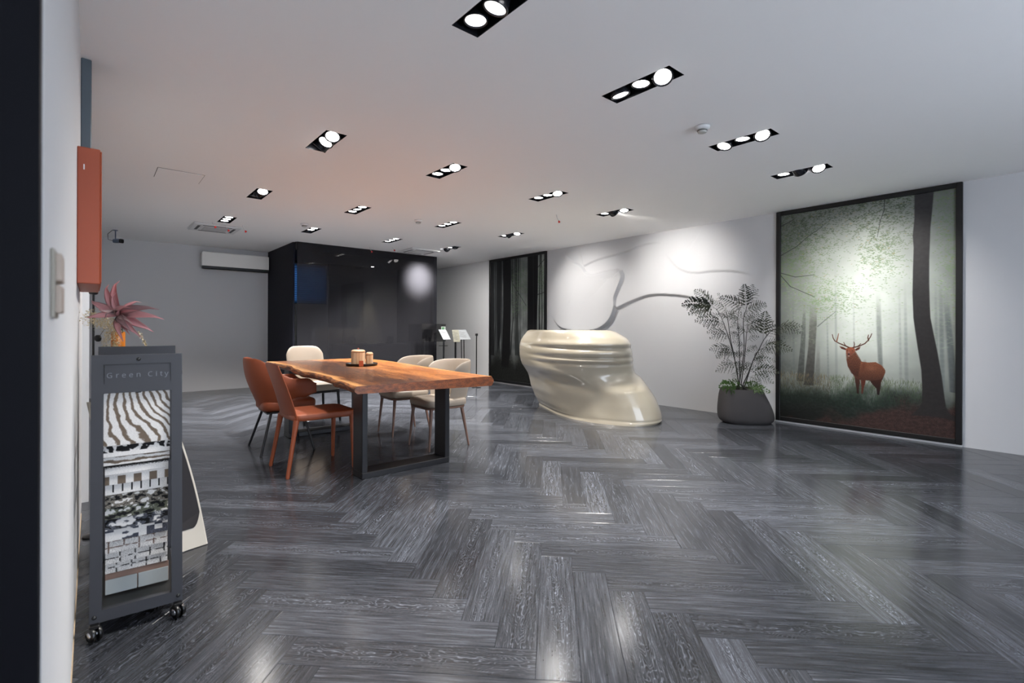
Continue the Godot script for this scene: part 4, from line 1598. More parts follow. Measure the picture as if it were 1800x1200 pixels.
# ---------------------------------------------------------------- potted fern by the wall; local x to the right along the view, z to the front
func build_plant() -> void:
	var at := Vector3(6.125, 0, -2.775)
	var turn := -0.7035
	var pot := thing("planter", "dark grey lopsided stone planter beside the stag print", "planter", at, turn)
	var prof := [[0.415, -0.30, 0.178, 0.185], [0.34, -0.315, 0.215, 0.205], [0.25, -0.325, 0.262, 0.22], [0.15, -0.332, 0.305, 0.228], [0.07, -0.325, 0.325, 0.222], [0.025, -0.30, 0.318, 0.205], [0.0, -0.255, 0.28, 0.175]]
	var rows := []
	for j in 31:
		var h := 0.415 * j / 30.0
		var l := look(prof, h, 1)
		var r := look(prof, h, 2)
		var d := look(prof, h, 3)
		var row := PackedVector3Array()
		for i in 48:
			var a := TAU * i / 48
			row.append(Vector3((l + r) / 2 + (r - l) / 2 * signf(cos(a)) * pow(absf(cos(a)), 0.85), h, d * signf(sin(a)) * pow(absf(sin(a)), 0.85)))
		rows.append(row)
	for k in [[0.985, 0.419], [0.93, 0.416], [0.92, 0.39]]:
		var last: PackedVector3Array = rows[30]
		var row := PackedVector3Array()
		for p in last:
			row.append(Vector3(-0.061 + (p.x + 0.061) * k[0], k[1], p.z * k[0]))
		rows.append(row)
	var b := MB.new()
	b.grid(rows, true, true)
	var stone := mat(Color(0.225, 0.215, 0.218), 0.85)
	triplanar_bump(stone, 91, 0.2, 5.0, 0.25)
	obj("pot", b, stone, pot)
	b = MB.new()
	b.lathe([Vector2(0, 0.40), Vector2(0.17, 0.398), Vector2(0.165, 0.385), Vector2(0, 0.385)], 24, Transform3D(Basis.from_scale(Vector3(1.2, 1, 0.95)), Vector3(-0.06, 0, 0)))
	obj("soil", b, mat(Color(0.07, 0.05, 0.04), 0.95), pot)

	var pl := thing("fern_tree", "tall feathery dark fern with many arching fronds in the stone planter", "plant", at, turn)
	var dark := mat(Color(0.135, 0.148, 0.118), 0.6, 0.0, 0.3)
	dark.backlight_enabled = true
	dark.backlight = Color(0.04, 0.05, 0.025)
	var mid := mat(Color(0.22, 0.235, 0.18), 0.6, 0.0, 0.3)
	mid.backlight_enabled = true
	mid.backlight = Color(0.07, 0.09, 0.04)
	var stem := mat(Color(0.085, 0.065, 0.055), 0.5)
	var green := mat(Color(0.20, 0.305, 0.10), 0.5)
	green.backlight_enabled = true
	green.backlight = Color(0.08, 0.14, 0.03)
	var r := RandomNumberGenerator.new()
	r.seed = 77
	# stems as points (right, height in centimetres) and the fronds they carry
	var P := func(cx: float, cy: float, z: float) -> Vector3: return hold(Vector3((cx / 6.0 - 120.0) * 0.00701, 1.15 - (cy / 6.0 - 86.0) * 0.00701, z))
	var stems := [
		[640, 1100, 620, 950, 560, 720, 500, 540, 440, 400, 380, 305], [650, 1100, 680, 900, 700, 700, 690, 450, 715, 330, 745, 230], [645, 1095, 600, 800, 570, 640, 540, 400, 520, 330],
		[710, 1110, 780, 860, 830, 740, 880, 620, 940, 540, 1020, 495], [690, 1100, 740, 950, 765, 840, 780, 760], [670, 1100, 700, 800, 712, 560, 722, 470], [655, 1100, 655, 800, 650, 600, 640, 420, 660, 300]]
	var sz := [0.06, 0.0, -0.06, 0.13, 0.12, 0.05, -0.03]
	for s in stems.size():
		var c := smooth_curve(stems[s], 4)
		var pts := []
		var rad := []
		pts.append(Vector3(-0.05 + 0.02 * s - 0.06, 0.392, 0.01 * s - 0.03))
		rad.append(0.007)
		for i in c.size():
			var t := float(i) / (c.size() - 1)
			pts.append(P.call(c[i].x, c[i].y, sz[s] * t))
			rad.append(lerpf(0.0065, 0.0025, t))
		b = MB.new()
		b.tube(pts, rad, 6)
		obj("stem", b, stem, pl)
	# fronds: start, tip, depth
	var fr := [
		[385, 305, 45, 268, 0.07], [375, 300, 175, 120, 0.04], [385, 310, 95, 362, 0.09], [330, 240, 300, 170, 0.05], [440, 440, 172, 438, 0.08], [455, 465, 255, 488, 0.02], [420, 400, 310, 370, 0.1],
		[510, 570, 300, 556, 0.06], [520, 590, 332, 616, 0.1], [560, 730, 325, 735, 0.06], [575, 760, 365, 798, 0.1], [560, 760, 430, 825, 0.02], [600, 905, 390, 955, 0.07], [595, 890, 450, 868, 0.1], [625, 960, 545, 1055, 0.1],
		[720, 340, 722, 55, 0.0], [742, 240, 780, 62, 0.03], [742, 250, 835, 110, -0.02], [720, 345, 918, 275, 0.04], [725, 340, 905, 248, 0.0], [690, 310, 462, 190, 0.02], [680, 290, 620, 165, 0.04], [470, 240, 400, 155, 0.02], [660, 330, 560, 260, 0.06],
		[525, 340, 352, 236, 0.0], [535, 400, 440, 365, -0.04], [545, 430, 590, 330, -0.02], [640, 430, 480, 395, 0.05], [650, 470, 520, 500, 0.09], [650, 560, 500, 620, 0.0],
		[720, 475, 862, 368, 0.03], [722, 480, 955, 480, 0.08], [700, 560, 860, 530, 0.06], [870, 640, 885, 345, 0.12], [880, 620, 955, 485, 0.16], [1015, 497, 1192, 552, 0.2], [1000, 500, 1195, 492, 0.22], [935, 545, 1012, 612, 0.2], [845, 700, 1095, 732, 0.2], [850, 690, 1010, 640, 0.17],
		[765, 850, 970, 850, 0.15], [775, 780, 930, 760, 0.14], [740, 965, 1002, 966, 0.17], [730, 1000, 925, 1065, 0.18], [745, 930, 900, 900, 0.12], [760, 880, 860, 810, 0.1], [700, 640, 790, 600, 0.1], [700, 700, 600, 690, 0.1], [690, 480, 780, 520, 0.0], [660, 640, 600, 560, 0.0], [700, 760, 780, 700, 0.08], [690, 860, 760, 960, 0.14], [700, 1010, 790, 1080, 0.16]]
	for f in fr:
		b = MB.new()
		frond(b, P.call(f[0], f[1], f[4] * 0.6 + r.randf_range(-0.02, 0.02)), P.call(f[2], f[3], f[4] + r.randf_range(-0.06, 0.06)), r, 0.36)
		obj("frond", b, dark if r.randf() < 0.6 else mid, pl)
	for k in 30:
		var s: Array = stems[k % 7]
		var j := 1 + r.randi() % (s.size() / 2 - 2)
		var z: float = sz[k % 7] * j / (s.size() / 2 - 1)
		var way := -1.0 if r.randf() < 0.5 else 1.0
		b = MB.new()
		frond(b, P.call(s[j * 2], s[j * 2 + 1], z), P.call(s[j * 2] + way * r.randf_range(70, 130), s[j * 2 + 1] - r.randf_range(-20, 90), z + r.randf_range(-0.05, 0.10)), r, 0.42)
		obj("frond", b, mid if k % 2 else dark, pl)
	# low bright fern leaves at the rim
	var base := [[600, 1130, 395, 1118, 0.12], [620, 1125, 530, 1065, 0.1], [640, 1120, 560, 1100, 0.16], [660, 1120, 700, 1085, 0.15], [720, 1135, 870, 1165, 0.17], [740, 1130, 830, 1130, 0.12], [600, 1135, 470, 1140, 0.16], [690, 1135, 760, 1165, 0.18], [690, 1120, 780, 1090, 0.08]]
	for f in base:
		b = MB.new()
		frond(b, P.call(f[0], f[1], f[4] * 0.6), P.call(f[2], f[3], f[4]) + Vector3(0, 0.012, 0.03), r, 0.42, 2.1)
		obj("fern_leaf", b, green, pl)


# keeps a point of the plant in front of the wall
func hold(p: Vector3) -> Vector3:
	var over := 0.7626 * p.x - 0.6469 * p.z - 0.345
	return p + Vector3(0, 0, over / 0.6469) if over > 0.0 else p


func frond(b: MB, a: Vector3, e: Vector3, r: RandomNumberGenerator, wide: float, big := 1.0) -> void:
	var ln := a.distance_to(e)
	var d := (e - a) / ln
	var nrm := (Vector3(0, 0.25, 1) + Vector3(r.randf_range(-0.5, 0.5), r.randf_range(-0.4, 0.4), 0)).normalized()
	var side := d.cross(nrm).normalized()
	nrm = side.cross(d).normalized()
	var arch := Vector3.UP * ln * 0.10
	var n := maxi(5, int(ln / 0.029))
	var at := func(t: float) -> Vector3: return hold(a + (e - a) * t + arch * (4.0 * t * (1.0 - t)))
	var prev: Vector3 = at.call(0.0)
	for i in range(1, n + 1):
		var t := float(i) / n
		var p: Vector3 = at.call(t)
		strip(b, prev, p, nrm.cross(p - prev).normalized() * 0.0014)
		prev = p
		if t < 0.10:
			continue
		var shape := sin(PI * pow(t, 0.55)) * 0.9 + 0.12
		for s in [-1.0, 1.0]:
			var len: float = ln * wide * shape * r.randf_range(0.8, 1.1)
			var w: Vector3 = (d * 0.75 + side * s + nrm * r.randf_range(-0.5, 0.4)).normalized()
			var m: int = maxi(2, int(len / 0.0125))
			var q0 := p
			for k in range(1, m + 1):
				var u := float(k) / m
				var q: Vector3 = hold(p + w * len * u - Vector3.UP * len * 0.18 * u * u)
				strip(b, q0, q, nrm.cross(q - q0).normalized() * 0.0009)
				q0 = q
				var ll := (0.0175 * (1.0 - u * 0.6) + 0.003) * r.randf_range(0.75, 1.2) * clampf(ln / 0.35, 0.55, 1.15) * big
				for s2 in [-1.0, 1.0]:
					var wd: Vector3 = (w * 1.05 + nrm.cross(w) * s2 * 0.8 + nrm * r.randf_range(-0.9, 0.9)).normalized()
					var tip := hold(q + wd * ll)
					var hw := nrm.cross(wd).normalized() * ll * 0.42
					var c := hold(q + wd * ll * 0.42)
					b.quad(q, c + hw, tip, c - hw)
			var tp := hold(q0 + w * 0.012)
			b.tri(q0 + nrm.cross(w) * 0.003, q0 - nrm.cross(w) * 0.003, tp, nrm)


func strip(b: MB, p: Vector3, q: Vector3, h: Vector3) -> void:
	b.quad(p - h, p + h, q + h, q - h)


# ---------------------------------------------------------------- rolling trolley of rug samples
func rug_print(k: int) -> ImageTexture:
	var w := 200
	var h: int = 220 if k == 0 else 96
	var p := Paint.new(w, h, Color(0.80, 0.79, 0.78))
	var n := noise(100 + k, 0.02, 3)
	var fz := noise(130 + k, 0.3, 2)
	var r := RandomNumberGenerator.new()
	r.seed = 200 + k
	var ivory := Color(0.82, 0.81, 0.80)
	var taupe := Color(0.40, 0.35, 0.30)
	var ink := Color(0.05, 0.05, 0.06)
	for y in h:
		for x in w:
			var jag := fz.get_noise_2d(x * 0.6, y * 2.2)
			var c := ivory
			var fb := h - 1 - y                    # rows up from the lower edge
			match k:
				0:
					var q := Vector2(x / 200.0, y / 220.0)
					var ph := 60.0 * q.x - 16.0 * q.x * q.y + 5.0 * sin(2.6 * q.y + 1.2 * q.x + 0.4) - 9.0 * exp(-((q - Vector2(0.85, 0.75)).length_squared()) * 5.0) + 2.0 * n.get_noise_2d(x * 0.7, y * 0.7)
					c = taupe if sin(ph) + jag * 0.5 > 0.38 else ivory
				1:
					var ph := x * 0.045 + 1.6 * sin((fb + 0.5 * x) * 0.03) + n.get_noise_2d(x, y) * 1.5
					c = ink if sin(ph * 3.2) + jag * 0.6 > -0.25 else ivory
					if fb < 18:
						c = ivory
				2:
					c = ivory if sin(fb * 0.32 + n.get_noise_2d(x * 0.5, y) * 3.0) + jag * 0.4 > -0.2 else taupe
				3:
					c = ink if fb > 28 + jag * 7.0 else ivory
				4:
					c = taupe if int(x / 25.0 + 0.5) % 2 == 0 and fb < 34 else ivory
				5:
					c = ink if fposmod(x - 22.0, 29.0) < 4.5 and fb > 8 else ivory
				6, 7, 8:
					var v := n.get_noise_2d(x * 1.3 + k * 90, y * 2.0)
					var base: Color = [Color(0.42, 0.40, 0.37), Color(0.34, 0.35, 0.30), Color(0.30, 0.31, 0.34)][k - 6] as Color
					c = base * (1.0 + jag * 0.7)
					if v > 0.22:
						c = ink
					elif v < -0.28:
						c = ivory
				9:
					var v := n.get_noise_2d(int(x / 26) * 40.0, int(y / 20) * 33.0)
					c = ivory if v > -0.05 else Color(0.24, 0.25, 0.29) * (1.0 + jag * 0.9)
				_:
					c = Color(0.74, 0.73, 0.72) * (1.0 + jag * 0.35)
					if n.get_noise_2d(x * 2.0, y * 2.0) > -0.18 and (fposmod(x + 9.0 * k + 14.0 * n.get_noise_2d(int(x / 47), 5.0), 47.0) < 4 + jag * 4 or fposmod(y + 6.0, 26.0) < 3 + jag * 4):
						c = ink if k != 10 else Color(0.33, 0.24, 0.2)
			c = c * (1.0 + 0.14 * jag)
			var i := (y * w + x) * 3
			p.d[i] = c.r
			p.d[i + 1] = c.g
			p.d[i + 2] = c.b
	if k == 8 or k == 9:
		for q in 7:
			p.blob(62 + 22 * cos(q * 0.9), h - 26 + 12 * sin(q * 0.9), 13, 9, Color(0.82, 0.81, 0.8), 1, 0.7)
	return p.tex()


func caster(o: Node3D, at: Vector3) -> void:
	var c := MB.new()
	var w := Transform3D(Basis(Vector3.UP, 0.5) * Basis(Vector3.BACK, PI / 2), at + Vector3(0, 0.026, 0.012))
	for s in [-1.0, 1.0]:
		c.lathe([Vector2(0.0, 0.004 * s), Vector2(0.024, 0.004 * s), Vector2(0.026, 0.007 * s), Vector2(0.026, 0.015 * s), Vector2(0.022, 0.018 * s), Vector2(0.0, 0.018 * s)], 20, w, false)
	var cs := obj("caster", c, M.rubber, o)
	c = MB.new()
	c.lathe([Vector2(0.0, -0.0205), Vector2(0.012, -0.0205), Vector2(0.013, -0.018), Vector2(0.013, 0.018), Vector2(0.012, 0.0205), Vector2(0.0, 0.0205)], 16, w)
	obj("hub", c, M.chrome, cs)
	c = MB.new()
	c.box(at + Vector3(0, 0.052, 0.006), Vector3(0.03, 0.012, 0.034), 0.003)
	obj("fork", c, M.rubber, cs)


func build_trolley() -> void:
	M.trolley = mat(Color(0.18, 0.184, 0.205), 0.5, 0.1)
	M.rubber = mat(Color(0.025, 0.025, 0.03), 0.3)
	var at := Vector3(0.136, 0, -2.37)
	var turn := -0.054
	var o := thing("sample_trolley", "grey metal rolling trolley frame with rug samples inside", "trolley", at, turn)
	var hw := 0.1425
	var y0 := 0.056
	var y1 := 1.04
	var lean := func(y: float) -> float: return -0.068 * (y - y0) / (y1 - y0)
	for side in 2:
		var zo: float = 0.0 if side == 0 else -0.53
		var sg: float = 1.0 if side == 0 else -0.35
		var b := MB.new()
		var tall: float = y1 if side == 0 else 1.058
		for x in [-1.0, 1.0]:
			panel(b, x * hw, x * (hw - 0.036), y0, tall, zo, sg, 0.022)
		panel(b, -hw + 0.036, hw - 0.036, tall - 0.146, tall, zo, sg, 0.018)
		panel(b, -hw + 0.036, hw - 0.036, y0, y0 + 0.042, zo, sg, 0.022)
		obj("end_frame", b, M.trolley, o)
	# raised bead round the name panel, lettering and bolts
	var b := MB.new()
	var zf := func(y: float) -> float: return lean.call(y) + 0.0005
	for r in [[-0.105, 0.105, 1.002, 1.004], [-0.105, -0.103, 0.915, 1.004], [0.103, 0.105, 0.915, 1.004]]:
		b.box(Vector3((r[0] + r[1]) / 2, (r[2] + r[3]) / 2, zf.call((r[2] + r[3]) / 2)), Vector3(r[1] - r[0], r[3] - r[2], 0.003))
	obj("panel_bead", b, M.black_metal, o)
	b = MB.new()
	for p in [[0.0, 1.022], [-0.128, 0.078], [0.128, 0.078]]:
		b.cushion(Vector3(p[0], p[1], zf.call(p[1])), Vector3(0.0075, 0.0075, 0.006), 1, 1, Transform3D.IDENTITY, 12, 6)
	obj("bolt", b, M.rubber, o)
	var t := TextMesh.new()
	var f := SystemFont.new()
	f.font_names = PackedStringArray(["Droid Sans"])
	t.font = f
	t.text = "G r e e n   C i t y"
	t.font_size = 24
	t.pixel_size = 0.00125
	t.depth = 0.0016
	var to := obj("lettering", t, mat(Color(0.40, 0.41, 0.43), 0.4, 0.4), o)
	to.transform = Transform3D(Basis(Vector3.RIGHT, -0.069).scaled(Vector3(0.93, 0.9, 1)), Vector3(0.0, 0.962, lean.call(0.962) + 0.001))
	# deck, side rails, casters
	b = MB.new()
	b.box(Vector3(0, 0.09, -0.265), Vector3(0.24, 0.012, 0.50), 0.002)
	obj("deck", b, M.black, o)
	for x in [-1.0, 1.0]:
		for y in [0.075, 0.55]:
			b = MB.new()
			b.box(Vector3(x * (hw - 0.012), y, -0.287), Vector3(0.02, 0.03, 0.44), 0.003)
			obj("side_rail", b, M.trolley, o)
	b = MB.new()
	b.box(Vector3(0, 0.9, -0.27), Vector3(0.02, 0.02, 0.42), 0.003)
	obj("hanger_rail", b, M.trolley, o)
	for x in [-0.127, 0.127]:
		for z in [0.0, -0.53]:
			caster(o, Vector3(x, 0, z))
	# rug samples hung one behind the other: lower edge, right end, label
	var low := [0.692, 0.648, 0.615, 0.577, 0.537, 0.497, 0.445, 0.400, 0.355, 0.310, 0.262, 0.218, 0.180]
	var names := [
		"beige and ivory zebra striped rug sample, largest and frontmost on the trolley", "black and ivory zebra rug sample just under the beige zebra one", "ivory rug sample with thin brown brush lines", "rug sample with a broad black band over an ivory hem",
		"rug sample with a row of brown and white squares", "ivory rug sample with short black upright ticks along its edge", "brownish grey mottled rug sample below the ticked one", "olive grey mottled rug sample with white blots", "blue grey mottled rug sample with a white flower",
		"rug sample of grey and white patches with a white flower", "grey plaid rug sample with brown lines", "grey plaid rug sample with black lines, second lowest of the plaid ones", "lowest rug sample on the trolley, black lined grey plaid"]
	var tf := Transform3D(Basis(Vector3.UP, turn), at)
	var side_m := mat(Color(0.6, 0.58, 0.55), 0.9)
	for k in low.size():
		var top := 0.895
		var wd: float = 0.208 if k < 3 else 0.200
		var hh: float = 0.205 if k == 0 else 0.09
		var y: float = low[k]
		var z := -0.020 - k * 0.0085
		var rp := thing("rug_sample", names[k], "rug sample", Vector3.ZERO, 0.0, "rug samples on the trolley")
		rp.transform = tf * Transform3D(Basis(Vector3.RIGHT, -0.069), Vector3(-0.002, y, z + lean.call(y)))
		b = MB.new()
		b.box(Vector3(0, (top - y) / 2, -0.0022), Vector3(wd, top - y, 0.004), 0.001)
		obj("backing", b, side_m, rp)
		b = MB.new()
		b.box(Vector3(0, hh / 2 - 0.0005, 0.0012), Vector3(wd, hh, 0.003), 0.0008)
		obj("pile_edge", b, side_m, rp)
		b = MB.new()
		b.quad(Vector3(-wd / 2, 0, 0.0029), Vector3(-wd / 2, hh, 0.0029), Vector3(wd / 2, hh, 0.0029), Vector3(wd / 2, 0, 0.0029), Vector2(0, 1), Vector2(0, 0), Vector2(1, 0), Vector2(1, 1))
		var m := mat(Color(0.98, 0.98, 0.98), 0.95)
		m.albedo_texture = rug_print(k)
		obj("pile", b, m, rp)
	# kraft boards and pale swatch cards at the bottom of the frame
	var kb := MB.new()
	kb.box(Vector3(0, 0.038, 0), Vector3(0.205, 0.076, 0.004), 0.001)
	var kraft := obj("kraft_board", kb, mat(Color(0.46, 0.37, 0.33), 0.8))
	kraft.transform = tf * Transform3D(Basis(Vector3.RIGHT, -0.069), Vector3(0.0, 0.102, -0.128))
	tag(kraft, "brown card board standing at the foot of the trolley", "board")
	for k in 2:
		var cb := MB.new()
		cb.box(Vector3(0, 0.028, 0), Vector3(0.099, 0.056, 0.003), 0.001)
		var card := obj("swatch_card", cb, mat(Color(0.56, 0.58, 0.58), 0.6))
		card.transform = tf * Transform3D(Basis(Vector3.RIGHT, -0.069), Vector3(-0.052 + 0.103 * k, 0.102, -0.118))
		tag(card, ["pale grey card on the left at the trolley's foot", "pale grey card on the right at the trolley's foot"][k], "card")
	# dark ribbed rug with a pale border, leaning behind the trolley
	var rg := thing("rug", "dark ribbed rug with pale border leaning behind the trolley's right side", "rug", Vector3(0.31, 0, -2.99))
	var bl := Vector3(0.12, 0.004, -2.955) - Vector3(0.31, 0, -2.99)
	var br := Vector3(0.469, 0.004, -3.02) - Vector3(0.31, 0, -2.99)
	var tr := Vector3(0.282, 0.80, -3.045) - Vector3(0.31, 0, -2.99)
	var tl := Vector3(-0.02, 0.80, -3.0) - Vector3(0.31, 0, -2.99)
	var sheet := func(x: float, y: float, off: float) -> Vector3:
		var p: Vector3 = bl.lerp(br, x).lerp(tl.lerp(tr, x), y)
		return p + Vector3(0.02 * sin(PI * y) * x, 0, off + 0.015 * sin(x * 5.0) * (1.0 - y))
	for layer in 2:
		var rows := []
		var nx := 60
		var ny := 12
		var m1: float = 0.0 if layer == 0 else 0.05
		for j in ny + 1:
			var row := PackedVector3Array()
			for i in nx + 1:
				var x := lerpf(m1, 1.0 - m1 * 0.5, float(i) / nx)
				var y := lerpf(0.0 if layer == 0 else 0.13, 1.0, float(j) / ny)
				if layer == 1 and x > 0.85:
					y = maxf(y, 0.13 + 0.06 * pow((x - 0.85) / 0.1, 2.0))
				row.append(sheet.call(x, y, 0.0 if layer == 0 else 0.003 + (0.0015 if i % 2 == 0 else 0.0)))
			rows.append(row)
		var back := []
		for row in rows:
			var rr := PackedVector3Array()
			for p in row:
				rr.append(p + Vector3(0, 0, -0.006 if layer == 0 else -0.002))
			rr.reverse()
			var all := PackedVector3Array(row)
			all.append_array(rr)
			back.append(all)
		b = MB.new()
		b.grid(back, true, true)
		obj(["border", "ribbed_pile"][layer], b, mat([Color(0.78, 0.75, 0.70), Color(0.16, 0.15, 0.16)][layer], 0.9), rg)


# leaning upright panel between x0..x1 and y0..y1, thickness t behind its face
func panel(b: MB, x0: float, x1: float, y0: float, y1: float, zo: float, sg: float, t: float) -> void:
	var l := func(y: float) -> float: return zo - sg * 0.068 * (y - 0.056) / 0.984
	var p := []
	for y in [y0, y1]:
		for x in [minf(x0, x1), maxf(x0, x1)]:
			p.append(Vector3(x, y, l.call(y)))
	for k in 4:
		p.append(p[k] + Vector3(0, 0, -t))
	b.face(p[0], p[1], p[3], p[2], Vector3.BACK)
	b.face(p[4], p[5], p[7], p[6], Vector3.FORWARD)
	b.face(p[0], p[1], p[5], p[4], Vector3.DOWN)
	b.face(p[2], p[3], p[7], p[6], Vector3.UP)
	b.face(p[0], p[2], p[6], p[4], Vector3.LEFT)
	b.face(p[1], p[3], p[7], p[5], Vector3.RIGHT)


# ---------------------------------------------------------------- orange cabinet, duct, switches, dried flowers by the left wall
func build_left_wall_things() -> void:
	var o := thing("wall_cabinet", "bright orange metal cabinet mounted on the left wall above the trolley", "cabinet", Vector3(XL, 1.33, -3.1))
	var b := MB.new()
	b.box(Vector3(0.0375, 0.287, 0), Vector3(0.075, 0.574, 0.70), 0.003)
	obj("body", b, mat(Color(0.62, 0.275, 0.15), 0.5), o)
	b = MB.new()
	b.box(Vector3(0.0775, 0.287, 0.002), Vector3(0.005, 0.56, 0.69), 0.002)
	obj("door", b, mat(Color(0.62, 0.275, 0.15), 0.5), o)
	b = MB.new()
	b.box(Vector3(0.022, 0.49, 0.3505), Vector3(0.004, 0.022, 0.0015), 0.0)
	obj("label_plate", b, M.white, o)
	var d := thing("wall_duct", "grey blue metal duct rising from the orange cabinet to the ceiling", "duct", Vector3(XL, 1.904, -3.6))
	b = MB.new()
	b.box(Vector3(0.022, 0.344, 0), Vector3(0.044, 0.688, 0.16), 0.004)
	obj("casing", b, mat(Color(0.31, 0.35, 0.38), 0.5), d)
	b = MB.new()
	b.box(Vector3(0.0245, 0.2, 0.0), Vector3(0.045, 0.02, 0.165), 0.002)
	obj("seam_band", b, mat(Color(0.36, 0.40, 0.43), 0.5), d)
	var s := thing("wall_switch", "beige double rocker switch on the near end of the left wall", "switch", Vector3(XL, 1.165, -1.10))
	b = MB.new()
	b.box(Vector3(0.003, 0.052, 0), Vector3(0.006, 0.108, 0.12), 0.002)
	obj("plate", b, mat(Color(0.56, 0.54, 0.50), 0.5), s)
	for k in 2:
		b = MB.new()
		b.box(Vector3(0.009, 0.028 + 0.05 * k, 0), Vector3(0.009, 0.044, 0.08), 0.002, Transform3D(Basis(Vector3.BACK, 0.0), Vector3.ZERO))
		obj("rocker", b, mat(Color(0.66, 0.60, 0.55), 0.5), s)
	# plinth, vase and dried arrangement behind the trolley
	var p := thing("plinth", "plain dark plinth hidden behind the trolley under the flowers", "plinth", Vector3(0.135, 0, -3.22))
	b = MB.new()
	b.box(Vector3(0, 0.518, 0), Vector3(0.20, 1.036, 0.20), 0.004)
	obj("column", b, M.black, p)
	var v := thing("flower_vase", "amber orange vase holding the dried flowers", "vase", Vector3(0.1, 1.036, -3.2))
	b = MB.new()
	b.lathe([Vector2(0, 0), Vector2(0.027, 0), Vector2(0.029, 0.004), Vector2(0.029, 0.085), Vector2(0.025, 0.088), Vector2(0.024, 0.02), Vector2(0, 0.018)], 28)
	obj("vessel", b, mat(Color(0.84, 0.48, 0.10), 0.3), v)
	dried_flowers(Vector3(0.1, 1.12, -3.2))
	var st := thing("floor_post", "thin black metal post against the left wall behind the flowers", "post", Vector3(0.005, 0, -3.55))
	b = MB.new()
	b.tube([Vector3(0, 0.01, 0), Vector3(0, 1.325, 0)], [0.0055], 10)
	obj("pole", b, M.black_metal, st)
	b = MB.new()
	b.lathe([Vector2(0, 0), Vector2(0.045, 0), Vector2(0.045, 0.008), Vector2(0.01, 0.014), Vector2(0, 0.014)], 20)
	obj("base", b, M.black_metal, st)
	b = MB.new()
	b.cushion(Vector3(0.0, 1.335, 0), Vector3(0.021, 0.013, 0.021), 0.8, 1.0, Transform3D.IDENTITY, 16, 8)
	obj("knob", b, M.black_metal, st)


